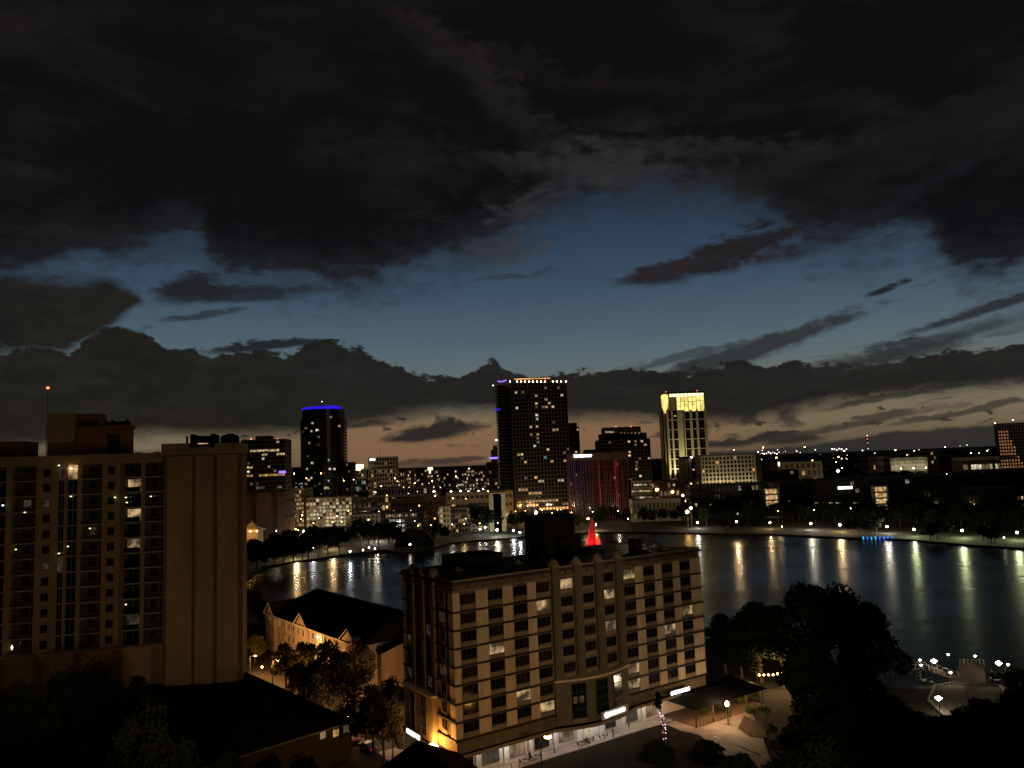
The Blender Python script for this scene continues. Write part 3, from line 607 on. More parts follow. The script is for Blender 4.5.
for i, (s, lab) in enumerate(spots):
    v = .55 + .25 * (i % 2); table_set(HF.world(s, v, .14), HF.yaw, lab)
    for j, (dx, r_) in enumerate(((-.75, math.pi / 2), (.75, -math.pi / 2))):
        l2 = 'small cafe chair on the %s side of the %s' % (('left', 'right')[j], lab.replace('cafe table ', 'table '))
        l2 = ' '.join(l2.split()[:16])
        if ch0 is None: ch0 = chair_proto(HF.world(s + dx, v, .14), HF.yaw + r_, l2)
        else: copy_tree(ch0, HF.world(s + dx, v, .14), HF.yaw + r_, l2)

def person(loc, rz, label, shirt, pants, sit=False, hgt=1.72):
    """One skinned body; hair is a part of its own."""
    me = bpy.data.meshes.new('person'); k = hgt / 1.72
    if not sit:
        J = [(0, 0, .93), (0, 0, 1.15), (0, 0, 1.38), (0, -.01, 1.5), (0, -.03, 1.62), (0, -.02, 1.71),
             (-.19, 0, 1.40), (-.25, .02, 1.13), (-.24, -.1, .88), (-.24, -.14, .78), (.19, 0, 1.40), (.25, -.02, 1.13), (.24, -.12, .88), (.24, -.16, .78),
             (-.1, 0, .86), (-.11, -.04, .48), (-.12, .06, .08), (-.12, -.1, .04), (.1, 0, .86), (.12, -.12, .5), (.12, -.1, .08), (.12, -.27, .04)]
    else:
        J = [(0, 0, .50), (0, .03, .72), (0, .02, .95), (0, 0, 1.07), (0, -.03, 1.19), (0, -.02, 1.28),
             (-.19, 0, .97), (-.25, -.04, .72), (-.2, -.28, .68), (-.18, -.36, .70), (.19, 0, .97), (.25, -.04, .72), (.2, -.28, .68), (.18, -.36, .70),
             (-.1, -.05, .5), (-.12, -.44, .5), (-.12, -.42, .08), (-.12, -.56, .04), (.1, -.05, .5), (.12, -.44, .5), (.12, -.46, .08), (.12, -.6, .04)]
    E_ = [(0, 1), (1, 2), (2, 3), (3, 4), (4, 5), (2, 6), (6, 7), (7, 8), (8, 9), (2, 10), (10, 11), (11, 12), (12, 13), (0, 14), (14, 15), (15, 16), (16, 17), (0, 18), (18, 19), (19, 20), (20, 21)]
    Rr = [.14, .13, .15, .06, .095, .075, .07, .05, .04, .035, .07, .05, .04, .035, .1, .065, .045, .04, .1, .065, .045, .04]
    me.from_pydata([tuple(c * k for c in j) for j in J], E_, [])
    for m_ in (shirt, pants, 'skin'): me.materials.append(MATS[m_])
    o = link('person', me, None, loc, rz); sk = o.modifiers.new('skin', 'SKIN'); me.skin_vertices or None
    if not me.skin_vertices: bpy.context.view_layer.update()
    lay = me.skin_vertices[0] if me.skin_vertices else me.attributes and None
    if lay:
        for v_, r_ in zip(lay.data, Rr): v_.radius = (r_ * k, r_ * k)
        lay.data[0].use_root = True
    ss = o.modifiers.new('sub', 'SUBSURF'); ss.levels = 1; ss.render_levels = 1
    dg = bpy.context.evaluated_depsgraph_get(); m2 = bpy.data.meshes.new_from_object(o.evaluated_get(dg)); o.modifiers.clear(); o.data = m2
    zs = (.95, 1.5) if not sit else (.56, 1.08)
    for p_ in m2.polygons:
        z = p_.center.z / k; p_.material_index = 2 if z > zs[1] or (abs(p_.center.x) > .17 * k and z < (1.1 if not sit else .75) and z > (.7 if not sit else .6)) else (0 if z > zs[0] else 1)
        p_.use_smooth = True
    tag(o, label, 'person'); hz = (1.66 if not sit else 1.23) * k
    h = MB(); h.lathe([(.02, .11), (.08, .08), (.105, .0), (.1, -.06)], seg=10); h.build('hair', 'black_metal', o, (0, .01, hz)); return o
for a in [(HF.world(14.9, .8, .14), HF.yaw + 2.9, 'person in dark clothes standing by the round lantern', 'cloth_dark', 'cloth_dark', False), (HF.world(20.4, 1.0, .14), HF.yaw + 1.2, 'person in a pale shirt standing before the dark shop window', 'shirt_pale', 'cloth_dark', False),
          (HF.world(26.8 + .85, .62, .14), HF.yaw - math.pi / 2 + 3.14, 'person in dark clothes seated at the table left of the white door', 'cloth_dark', 'cloth_dark', True), (HF.world(32.3, .62, .14), HF.yaw - math.pi / 2, 'person in a pale shirt seated right of the white shop door', 'shirt_pale', 'cloth_dark', True),
          (HF.world(33.6, .2, .14), HF.yaw + .5, 'person in dark clothes standing at the kerb beyond the seated diners', 'cloth_dark', 'cloth_dark', False), (HF.world(38.9, 1.6, .14), HF.yaw + 1.5, 'person in dark clothes walking past the right hand shop windows', 'cloth_dark', 'cloth_dark', False)]:
    person(*a)
def fence():
    T = thing('patio_fence', 'low pale rail fence on the sidewalk at the left shop', 'fence', HF.world(4, -.1, .14), HF.yaw)
    b = MB(); b.box(0, 8, -.04, .04, .95, 1.02); b.box(0, 8, -.03, .03, .2, .26); b.build('rail', 'frame_light', T)
    for i in range(6): b = MB(); b.box(i * 1.6 - .05, i * 1.6 + .05, -.05, .05, 0, 1.05); b.build('post', 'frame_light', T)
fence()

# ------------------------------------------------------------------ condominium tower on the left
CF = Frame(-70.1, 153.0, math.radians(14))
def build_condo():
    T = thing('condominium_tower', 'tall ochre condominium with recessed balconies and a blank ribbed end wing', 'building', (CF.o[0], CF.o[1], 0), CF.yaw)
    Z0, FH, NR = 19.6, 2.95, 12; ZT = 56.7; zf = [Z0 + FH * i for i in range(NR + 1)]
    S0 = -34.0
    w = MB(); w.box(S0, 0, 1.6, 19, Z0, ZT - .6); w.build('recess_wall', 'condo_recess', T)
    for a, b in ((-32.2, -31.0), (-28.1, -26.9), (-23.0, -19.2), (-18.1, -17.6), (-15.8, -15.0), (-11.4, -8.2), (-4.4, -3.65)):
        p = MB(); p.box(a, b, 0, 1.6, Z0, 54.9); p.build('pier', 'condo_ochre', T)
    p = MB(); p.box(-8.2, -7.3, .15, 1.6, Z0, 54.9); p.build('pier', 'condo_groove', T)
    p = MB(); p.box(S0, 0, 0, 1.6, 54.9, 56.5); p.box(S0 - .1, .1, -.12, 19.1, 56.5, 56.8); p.build('parapet', 'condo_ochre', T)
    pr = MB(); pr.box(S0, 0, 1.6, 19, ZT - .6, ZT - .5); pr.build('roof', 'roof_membrane', T)
    mc = {}
    def win(s, z, wd, ht, v, mat, nm='window', frame=True):
        k = (wd, ht, mat)
        if k not in mc:
            a = MB(); a.box(-wd / 2, wd / 2, -.03, .04, 0, ht); f = MB(); f.box(-wd / 2 - .08, wd / 2 + .08, -.12, .02, -.12, 0); f.box(-wd / 2 - .05, -wd / 2, -.07, .02, 0, ht); f.box(wd / 2, wd / 2 + .05, -.07, .02, 0, ht); f.box(-wd / 2, wd / 2, -.07, .02, ht, ht + .06)
            f.box(-.03, .03, -.06, -.03, 0, ht)
            mc[k] = (a.mesh('window', mat), f.mesh('window_frame', 'frame_dark' if ht < 2 else 'slab'))
        a, f = mc[k]; o = link(nm, a, T, (s, v - .03, z))
        if frame: link('window_frame', f, o)
        return o
    rnd = random.Random(21)
    bal = {}
    def balcony(s0, s1, z, glass):
        k = (s0, s1, glass)
        if k not in bal:
            b = MB(); b.box(s0 + .01, s1 - .01, -.25, 1.55, -.12, .10)
            r = MB(); n = int((s1 - s0) / .28)
            r.box(s0 + .02, s1 - .02, -.2, -.14, 1.02, 1.08)
            if glass: r.box(s0 + .04, s1 - .04, -.18, -.15, .12, 1.02)
            else:
                for i in range(n + 1): x = s0 + .05 + (s1 - s0 - .1) * i / n; r.box(x - .025, x + .025, -.19, -.15, .1, 1.02)
            bal[k] = (b.mesh('balcony', 'slab'), r.mesh('railing', 'glass_dark' if glass else 'condo_recess'))
        b, r = bal[k]; o = link('balcony', b, T, (0, 0, z)); link('railing', r, o)
    litw = {('e', 0): 'lit_room', ('c', 2): 'lit_faint', ('h', 1): 'lit_room', ('h', 3): 'lit_room', ('h', 5): 'lit_room', ('f', 4): 'lit_faint', ('b', 2): 'lit_faint', 
            ('d', 6): 'lit_faint', ('e', 5): 'curtain', ('c', 6): 'lit_faint', ('g', 6): 'curtain', ('h', 8): 'curtain', ('i', 5): 'curtain', ('b', 5): 'curtain', ('f', 7): 'curtain', ('h', 10): 'lit_faint', ('b', 3): 'curtain', ('d', 0): 'lit_faint', ('h', 9): 'curtain'}
    for r in range(NR):
        z = zf[NR - 1 - r]
        g = lambda c: litw.get((c, r), 'glass_dark')
        for s0, s1, gl in ((-31.0, -28.1, True), (-26.9, -23.0, False), (-15.0, -11.4, False), (-7.3, -4.4, True), (-3.65, .02, False)): balcony(s0, s1, z, gl)
        win(-29.5, z + .15, 2.3, 2.3, 1.6, g('a'), 'balcony_door'); win(-24.9, z + .9, 1.3, 1.4, 1.6, g('b')); win(-21.1, z + .85, 1.15, 1.35, 0, g('c'))
        win(-18.65, z + .12, 1.0, 2.7, .5, g('d')); win(-16.7, z + .12, 1.7, 2.7, .5, g('e')); win(-13.3, z + .9, 1.2, 1.4, 1.6, g('f')); win(-9.75, z + .85, 1.15, 1.35, 0, g('g'))
        win(-5.9, z + .15, 2.4, 2.4, 1.6, g('h'), 'balcony_door'); win(-2.2, z + .9, 1.1, 1.4, 1.6, g('i'))
        sl = MB(); sl.box(-19.2, -18.1, .25, 1.6, z - .1, z + .1); sl.box(-17.6, -15.8, .25, 1.6, z - .1, z + .1); sl.build('floor_slab', 'slab', T)
    # small lamps left burning on balconies
    for px, py, mt in ((3, 506, 'lit_cool'), (16, 550, 'lit_white'), (126, 498, 'lit_white'), (127, 503, 'lit_warm'), (71, 497, 'lit_white'), (68, 547, 'lit_white'), (59, 554, 'lit_white'), (12, 650, 'lit_warm'), (115, 498, 'lit_warm'), (151, 497, 'lit_white'), (126, 605, 'lit_white'), (25, 513, 'lit_dim'), (90, 529, 'lit_white'), (71, 469, 'lit_orange'), (59, 466, 'lit_warm')):
        s, z = CF.hit(px, py, -.2); b = MB(); hh = .9 if py == 650 else .22; b.lathe([(.05, 0), (.2, hh * .4), (.2, hh * .6), (.05, hh)], seg=8); b.build('balcony_lamp', {'lit_cool': 'sign_white'}.get(mt, 'crown_pale' if mt != 'lit_orange' else 'lamp_face'), T, (s, -.28, z))
    # parking podium
    p = MB(); p.box(-60, .0, -1.0, 20, 0, Z0 - .3); p.box(-60, .0, -1.25, 1.5, Z0 - .3, Z0); p.build('podium', 'podium_wall', T)
    for s in (-27.9, -21.5, -14.9, -8.0, -1.2): q = MB(); q.box(s - .7, s + .7, -1.22, -1.0, 0, Z0 - .35); q.build('podium_pier', 'condo_groove', T)
    # end wing
    q = MB(); q.box(.05, 14.85, -1.6, 7, 0, 58.2); q.build('end_wing', 'condo_groove', T)
    for a, b in ((.75, 5.3), (6.0, 9.3), (10.05, 13.9)): q = MB(); q.box(a, b, -1.95, -1.6, 0, 55.9); q.build('end_panel', 'condo_panel', T)
    q = MB(); q.box(-.35, 5.0, -2.05, 7.2, 56.15, 58.45); q.box(9.4, 15.1, -2.05, 7.2, 56.15, 58.25); q.box(5.0, 9.4, -2.2, -1.6, 56.15, 57.6); q.build('wing_cap', 'condo_ochre', T)
    q = MB(); q.box(5.0, 5.7, -2.2, 6, 57.4, 60.2); q.box(8.8, 9.5, -2.2, 6, 57.4, 60.2); q.box(5.7, 8.8, -.8, 6, 57.6, 59.9); q.build('stair_tower', 'roof_dark', T)
    q = MB(); q.box(6.2, 8.2, -.95, -.8, 58.2, 58.4); q.build('strip_light', 'lit_warm', T)
    q = MB(); q.lathe([(1.9, 58.25), (1.9, 59.6), (1.5, 60.0), (.6, 60.3), (.1, 60.4)], 11.9, 3, 16); q.build('water_tank', 'roof_dark', T)
    q = MB(); q.tube([(3.9, 1, 58.4), (3.9, 1, 60.0)], .22, 8); q.build('vent_pipe', 'roof_dark', T)
    # roof houses
    B2 = CF.yaw
    def rbox(pxl, pxr, pyt, v, depth, mat, nm, yaw=0):
        s0, zt = CF.hit(pxl, pyt, v); s1, _ = CF.hit(pxr, pyt, v); b = MB(); b.box(0, s1 - s0, 0, depth, 0, zt - ZT + .5); b.box(-.1, s1 - s0 + .1, -.1, depth, zt - ZT + .5, zt - ZT + .75); return b.build(nm, mat, T, (s0, v, ZT - .5), yaw)
    rbox(48, 76, 415, 7, 7, 'condo_panel', 'lift_house'); rbox(76, 100, 415, 9, 5, 'condo_groove', 'roof_house')  # one corner-on box: its lighter and shaded faces painted as two boxes
    rbox(76.5, 107, 428, 5.5, 3.4, 'condo_red', 'roof_house'); rbox(-4, 24, 443, 6, 8, 'condo_groove', 'roof_house')
    s, zt = CF.hit(118, 429, 8); b = MB(); b.lathe([(3.0, 0), (3.0, zt - ZT + .5), (3.4, zt - ZT + .55), (3.2, zt - ZT + 1.2), (2.6, zt - ZT + 1.3)], seg=8); oc = b.build('roof_lounge', 'condo_red', T, (s, 8, ZT - .5), math.pi / 8)
    b = MB(); b.box(-1.1, -.1, -3.0, -2.75, .8, 4.6); b.box(.1, 1.1, -3.0, -2.75, .8, 4.6); b.build('window', 'glass_dark', oc, (0, 0, 0), -math.pi / 8)
    b = MB()
    for i in range(14): x = rnd.uniform(-2.6, 2.6); y = rnd.uniform(-2.6, 2.6); b.lathe([(.1, zt - ZT + .9), (rnd.uniform(.4, .8), zt - ZT + 1.4), (.15, zt - ZT + rnd.uniform(1.8, 2.5))], x, y, 7)
    b.build('planter_shrub', 'leaf_dark', oc)
    s, z = CF.hit(47.5, 389, 7); b = MB(); b.tube([(0, 0, 0), (0, 0, z - 56)], [.09, .05]); a = b.build('antenna_mast', 'black_metal', T, (s, 7.2, 56))
    b = MB(); b.lathe([(.05, 0), (.3, .15), (.3, .4), (.05, .5)], seg=8); b.build('beacon', 'beacon_red', a, (0, 0, z - 56))
    for s in (-26, -24, -7, -5.5, -2): b = MB(); b.box(-.5, .5, -.4, .4, 0, .8); b.build('roof_vent', 'roof_dark', T, (s, 2.2, ZT - .5))
build_condo()

# ------------------------------------------------------------------ far buildings
def far_box(label, pxA, pxB, pytop, Y, yaw=0.0, depth=30, wall='far_dark', glass='glass_dark', nf=None, nc=None, slab=.35, mull=.25, lit=.1, mats=('lit_warm', 'lit_dim', 'lit_white'), seed=1, explicit=(), name='office_tower',
            cat='building', fh=3.6, fill=(.75, .55), side_lit=0.0, zlo=0, roofbox=None, zskip=0, group=None, litz=None):
    a = at(pxA, pytop, Y); F = Frame(a.x, a.y, yaw); W, Z = F.hit(pxB, pytop); Z = a.z
    T = thing(name, label, cat, (a.x, a.y, 0), yaw, group)
    nf = nf or max(1, round((Z - zlo) / fh)); h = (Z - zlo) / nf; nc = nc or max(1, round(W / 4.2)); cw = W / nc
    b = MB(); e = .35
    b.mat(1).box(e, W - e, e, depth - e, zlo if zlo else 0, Z - .2); b.mat(0)
    for i in range(nf + 1): z = zlo + h * i; b.box(0, W, 0, depth, max(0, z - h * slab / 2), z + h * slab / 2 if i < nf else Z + .8)
    if mull:
        m_ = cw * mull / 2
        for i in range(nc + 1):
            x = min(max(cw * i, m_), W - m_); b.box(x - m_, x + m_, -.12, e + .05, 0, Z); b.box(x - m_, x + m_, depth - e, depth + .12, 0, Z)
        nd = max(1, round(depth / 4.2))
        for i in range(nd + 1):
            y = depth * i / nd; b.box(-.12, e, y - .3, y + .3, 0, Z); b.box(W - e, W + .12, y - .3, y + .3, 0, Z)
    b.build('wall', [wall, glass], T)
    rnd = random.Random(seed); cache = {}
    def cell(i, j, mat, wmul=1):
        k = (mat, wmul)
        if k not in cache: q = MB(); q.box(-cw * fill[0] / 2 * wmul, cw * fill[0] / 2 * wmul, 0, .12, -h * fill[1] / 2, h * fill[1] / 2); cache[k] = q.mesh('lit_window', mat)
        link('lit_window', cache[k], T, (cw * (i + .5), e - .14, zlo + h * (j + .5)))
    def cell_l(i, j, mat):
        k = (mat, 's')
        if k not in cache: q = MB(); q.box(0, .12, -1.4, 1.4, -h * fill[1] / 2, h * fill[1] / 2); cache[k] = q.mesh('lit_window', mat)
        link('lit_window', cache[k], T, (e - .14, i, zlo + h * (j + .5)))
    done = set()
    for px, py, mat, *r_ in explicit:
        s, z = F.hit(px, py); i = int(s // cw); j = int((z - zlo) // h)
        if 0 <= i < nc and 0 <= j < nf and (i, j) not in done: done.add((i, j)); cell(i, j, mat, r_[0] if r_ else 1)
    n = 0
    order = [(i, j) for i in range(nc) for j in range(nf)]; rnd.shuffle(order)
    for i, j in order:
        if n >= 95: break
        if (i, j) in done or zlo + h * (j + .5) < zskip: continue
        p = lit if litz is None else lit * litz((j + .5) / nf)
        if rnd.random() < p: cell(i, j, rnd.choice(mats)); n += 1
    if side_lit:
        for i in range(1, int(depth // 4.2)):
            for j in range(nf):
                if rnd.random() < side_lit and zlo + h * (j + .5) > zskip: cell_l(i * 4.2 + 2, j, rnd.choice(mats))
    if roofbox:
        for (f0, f1, hh) in roofbox: q = MB(); q.box(W * f0, W * f1, depth * .25, depth * .75, Z + .75, Z + hh); q.build('roof_box', wall, T)
    return T, F, W, Z
def beacon(T, F, px, py, v=.5, mat='beacon_red', r=.55):
    s, z = F.hit(px, py, v); b = MB(); b.lathe([(.05, -r), (r, -r * .4), (r, r * .4), (.05, r)], seg=8); b.build('beacon', mat, T, (s, v, z))
def build_downtown():
    # 1 office block with lit bands, behind the condominium wing
    ex = []
    for y, xs, mt in ((452, range(250, 279, 3), 'lit_warm'), (455, (262, 266, 278, 282, 285), 'lit_warm'), (468, (248, 251), 'lit_warm'), (475, list(range(244, 252, 3)) + list(range(259, 284, 3)), 'lit_amber'), (483, (252, 256), 'lit_dim'), (486, (252, 256, 260, 264, 278, 281), 'lit_dim'), (459, (263,), 'lit_white'), (467, (269,), 'lit_cool')):
        ex += [(x, y, mt) for x in xs]
    T, F, W, Z = far_box('dark office block with glowing yellow floors next to the blank ochre wing', 241, 285, 441, 620, .12, 30, 'far_dark', nc=15, fh=3.4, slab=.5, mull=.1, lit=.03, explicit=ex, roofbox=[(.28, .62, 4)], seed=2, fill=(.95, .5))
    beacon(T, F, 251, 439); beacon(T, F, 277.5, 439); q = MB(); s, z = F.hit(282, 472); q.box(s - 2.4, W + .5, -.5, -.2, z - 1, z + 1); q.build('purple_sign', 'lit_purple', T)
    far_box('wide dark block with a blank brown front behind the lakeside trees', 243, 285, 494, 560, .05, 30, 'far_brown', nf=3, nc=3, slab=.9, mull=.95, lit=0, name='apartment_block')
    far_box('narrow dark block standing left of the blue crowned tower', 292, 303, 468, 770, 0, 20, 'far_dark', nc=4, lit=.2, seed=6, mats=('lit_dim', 'lit_warm', 'lit_cool'), name='apartment_block')
    far_box('low apartment block with many small lit windows left of the glowing garage', 283, 304, 490, 700, 0, 30, 'far_conc', nc=8, lit=.6, seed=7, mats=('lit_amber', 'lit_warm', 'lit_dim'), name='apartment_block')
    # 2 blue crowned round fronted tower
    Y = 760; a = at(300.5, 411, Y + 18); b_ = at(343.5, 409, Y + 18); W = (b_.x - a.x); R = W / 2
    T = thing('round_front_tower', 'dark round fronted tower with a glowing blue crown', 'building', (a.x + R, Y + 18, 0))
    prof = [(R * .96 * math.cos(t) * 1.0, R * .75 * math.sin(t)) for t in [math.pi + math.pi * i / 16 for i in range(17)]] + [(R * .96, 18), (-R * .96, 18)]
    w = MB(); w.mat(1).prism(prof, 0, a.z - 9); w.prism([(x * .93, y * .93) for x, y in prof], a.z - 9, a.z); w.mat(0)
    nfl = 34
    for i in range(nfl + 1):
        z = a.z * i / nfl; q_ = 1.02 if z < a.z - 8 else .945; w.prism([(x * q_, y * q_) for x, y in prof], max(0, z - .45), z + .45)
    for k in range(0, 17, 2): x, y = prof[k]; w.box(x * 1.03 - .35, x * 1.03 + .35, y * 1.03 - .35, y * 1.03 + .35, 0, a.z - 8.5)
    w.build('wall', ['far_black', 'glass_blue'], T)
    zc = at(322, 404.5, Y).z
    c = MB(); c.prism([(x * .86, y * .86) for x, y in prof], a.z, a.z + (zc - a.z) * .45); c.build('crown', 'far_black', T)
    c = MB(); zc0 = a.z + .3
    for k in range(0, 17): x, y = prof[k]; q = .93; c.box(x * q - .5, x * q + .5, y * q - .5, y * q + .5, zc0, zc0 + (zc - zc0) * (.38 + .34 * math.sin(math.pi * k / 16) + (.25 if 10 < k < 14 else 0)))
    for k in range(16):
        (x0, y0), (x1, y1) = prof[k], prof[k + 1]; c.prism([(x0 * .93, y0 * .93), (x1 * .93, y1 * .93), (x1 * .88, y1 * .88), (x0 * .88, y0 * .88)], zc0, zc0 + (zc - zc0) * (.30 + .34 * math.sin(math.pi * k / 16) + (.22 if 10 < k < 14 else 0)))
    c.build('blue_crown_light', 'lit_blue', T)
    m_ = MB(); m_.tube([(0, 0, a.z), (0, 0, zc + 4)], .3); m = m_.build('mast', 'far_black', T); q = MB(); q.lathe([(.05, 0), (.5, .4), (.05, .9)], seg=8); q.build('beacon', 'beacon_white', m, (0, 0, zc + 4))
    for px, py, mt, ws in ((313, 423, 'lit_cool', 2.2), (306, 428, 'lit_dim', 2.6), (312, 431, 'lit_cool', 1.6), (318, 430, 'lit_white', 2.8), (338, 426, 'lit_white', 2), (319, 437, 'lit_dim', 2.2), (341, 437, 'lit_warm', 1.8), (310, 443, 'lit_warm', 2), (319, 445, 'lit_faint', 3), (313, 463, 'lit_white', 2.2), (331, 417, 'lit_dim', 2.5), (307, 469, 'lit_white', 1.5), (329, 460, 'lit_cool', 1.2), (330, 469, 'lit_white', 2.4), (334, 469, 'lit_white', 2.4), (312, 478, 'lit_white', 1.6), (320, 484, 'lit_dim', 2.2),
                           (329, 481, 'lit_cool', 1.6), (327, 488, 'lit_warm', 5), (308, 456, 'lit_dim', 2), (316, 486, 'lit_faint', 3), (340, 476, 'lit_dim', 1.4), (340, 488, 'lit_dim', 1.4), (303, 432, 'lit_dim', 1.5), (309, 480, 'lit_amber', 2.2), (306, 484, 'lit_amber', 2.2)):
        p_ = at(px, py, Y + 4); X = p_.x - (a.x + R); t_ = max(-.99, min(.99, X / (R * .985))); yy = -R * .765 * math.sqrt(1 - t_ * t_)
        if abs(X) > R * .93: continue
        q = MB(); q.box(-ws / 2, ws / 2, -.35, .1, -1, 1); q.build('lit_window', mt, T, (X, yy - .1, at(px, py, Y + 18 + yy).z))
    far_box('dark shoulder block joined right of the blue crowned tower', 343, 350.5, 463, 768, 0, 25, 'far_black', nc=3, lit=.05, seed=8, name='apartment_block')
    far_box('bright open sided parking garage glowing pale yellow under the blue crowned tower', 306, 352, 499, 690, .03, 30, 'far_conc', 'far_dark', nf=8, nc=14, slab=.3, mull=.2, lit=.8, mats=('lit_garage', 'lit_garage', 'lit_dim', 'lit_warm', 'lit_dim'), fill=(.8, .7), seed=9, name='parking_garage')
    # lit small tower with bright cap
    T, F, W, Z = far_box('slim pale tower with a brightly lit round cap', 353, 364, 470, 900, 0, 14, 'far_conc', nc=4, fh=4.5, lit=.3, seed=10)
    q = MB(); s, z = F.hit(358, 467, -1); q.lathe([(5, z - 4), (5.4, z + .5), (6, z + 2.5), (4.5, z + 3)], s, 4, 14); q.build('lit_cap', 'crown_pale', T)
    ex = [(368 + (i % 6) * 4.5, 472 + 4 * (i // 6), random.Random(i).choice(['lit_dim', 'lit_amber', 'lit_warm'])) for i in range(24)]
    T, F, W, Z = far_box('pale grey gridded office tower with a white rooftop sign, left of the low skyline', 368, 395, 458, 930, 0, 25, 'far_conc', nc=10, fh=5.0, slab=.3, mull=.3, lit=.16, explicit=ex[:8], seed=11, mats=('lit_amber', 'lit_warm', 'lit_dim', 'lit_white'), litz=lambda t: 2.6 if t < .55 else .3)
    q = MB(); s, z = F.hit(372.5, 459.5); q.box(s - 3.2, s + 3.2, -.6, -.2, z - 1, z + 1); q.build('white_sign', 'sign_white', T)
    q = MB(); q.tube([(W * .4, 8, Z), (W * .4, 8, Z + 14)], .2); q.build('mast', 'far_black', T)
    # low skyline of lit apartment blocks
    for i, (xa, xb, yt, Yd, lab, wl, lt) in enumerate((
            (396, 404, 473, 960, 'narrow lit block directly right of the gridded tower', 'far_conc', .45), (404, 416, 470.5, 1000, 'pale apartment block with warm windows in the low skyline', 'far_conc', .5), (416, 428, 469.5, 980, 'black apartment block between the warm lit one and the block with a rooftop flare', 'far_black', .12),
            (427, 440, 471, 940, 'apartment block topped by a bright yellow flare of light', 'far_dark', .3), (440, 452, 473, 980, 'dark block with a broad lit window in the low skyline', 'far_black', .15), (451, 464, 470, 1000, 'ribbed block with pale window columns in the low skyline', 'far_brown', .4),
            (463, 474, 470, 960, 'block with bright stacked windows right of the ribbed one', 'far_dark', .5), (474, 486, 471, 990, 'brown block standing next to the stepped purple lit building', 'far_brown', .35))):
        T, F, W, Z = far_box(lab, xa, xb, yt, Yd, 0, 22, wl, nc=7, fh=4.4, lit=lt, seed=30 + i, mats=('lit_warm', 'lit_dim', 'lit_amber', 'lit_dim', 'lit_white'), name='apartment_block', slab=.3)
        if i == 3: q = MB(); q.box(1, 7, -.5, 1, Z + 1, Z + 4.4); q.box(2.4, 4.6, -.5, 1, Z - 3, Z + 1); q.build('rooftop_floodlight', 'crown_pale', T)
        if i == 6: beacon(T, F, 469, 468.5, mat='beacon_white', r=.8)
    # stepped building with a purple sign
    T, F, W, Z = far_box('stepped dark building with a purple rooftop sign left of the tallest tower', 486, 502, 463, 800, 0, 25, 'far_dark', nc=6, fh=4, lit=.14, seed=41, mats=('lit_amber', 'lit_dim', 'lit_warm'))
    s, z = F.hit(490, 458, 2); s1, z1 = F.hit(492, 447, 2); q = MB(); q.box(s + 1, W, 3, 20, Z, z1 - 3); q.prism([(s + 3.5, 3), (W, 3), (W, 20), (s + 3.5, 20)], z1 - 3, z1 + 1.5); q.build('upper_step', 'far_dark', T)
    q = MB(); s0, z0 = F.hit(489, 458.2); s1, _ = F.hit(498.5, 458); q.box(s0, s1, -.6, -.2, z0 - 1, z0 + 1); q.build('purple_sign', 'lit_purple', T)
    # white lamps along a long roof, then the pale long building under it
    far_box('long low building with a pale flat parapet in front of the skyline', 446, 513, 494, 640, .02, 40, 'far_conc', 'far_dark', nf=4, nc=14, slab=.6, mull=.3, lit=.16, mats=('lit_amber', 'lit_dim'), seed=42, name='long_building')
    far_box('pale apartment house with orange windows on the far shore', 468, 495, 506, 590, .05, 24, 'far_yellow', 'glass_dark', nf=7, nc=8, slab=.5, mull=.45, lit=.33, mats=('lit_amber', 'lit_dim', 'lit_orange', 'lit_faint'), seed=43, name='apartment_block')
    far_box('blank olive side wall building beneath the tallest tower', 489, 505, 494, 580, .0, 20, 'far_yellow', 'far_yellow', nf=2, nc=2, slab=1, mull=1, lit=0, name='apartment_block')
    far_box('low brown block with a strip of yellow light by the far shore', 449, 470, 509, 580, .0, 20, 'far_brown', nf=5, nc=7, slab=.4, mull=.3, lit=.25, seed=44, mats=('lit_dim', 'lit_amber'), name='apartment_block')
    T, F, W, Z = far_box('small cream building with a tall glowing stair window near the amphitheatre', 439, 450, 508, 575, 0, 15, 'far_yellow', 'far_dark', nf=5, nc=3, slab=.4, mull=.4, lit=.05, seed=45, explicit=[(441.5, y, 'lit_garage') for y in (511, 514, 518, 522, 526, 530)], name='apartment_block')
    far_box('long dark roofed hall left of the cream building', 391, 446, 500, 640, .02, 30, 'far_brown', nf=3, nc=16, slab=.6, mull=.3, lit=.08, seed=46, mats=('lit_dim', 'lit_amber'), name='long_building')
    far_box('low building with purple lit bays on the left shore', 350, 379, 516, 590, .03, 25, 'far_conc', 'far_dark', nf=5, nc=7, slab=.25, mull=.25, lit=.2, seed=47, mats=('lit_dim', 'lit_faint', 'lit_dim'), name='apartment_block')
    far_box('dark flat building with scattered pink lights behind the amphitheatre', 379, 424, 514, 600, .02, 25, 'far_dark', nf=4, nc=14, slab=.3, mull=.2, lit=.2, seed=48, mats=('lit_dim', 'lit_amber', 'lit_cool'), name='long_building')
    far_box('dark church hall with a small pointed spire behind the garage', 352, 372, 501, 680, 0, 25, 'far_black', nf=3, nc=4, lit=0, name='church')
    far_box('broad grey block with faint windows beyond the church', 372, 430, 489, 760, .02, 25, 'far_dark', nf=4, nc=18, lit=.16, seed=49, mats=('lit_dim', 'lit_amber', 'lit_warm'), name='long_building')
    far_box('pale block with lit windows between the slim capped tower and the church', 350, 368, 480, 850, .0, 25, 'far_conc', nf=6, nc=8, lit=.35, seed=52, mats=('lit_dim', 'lit_warm', 'lit_teal'), name='apartment_block')
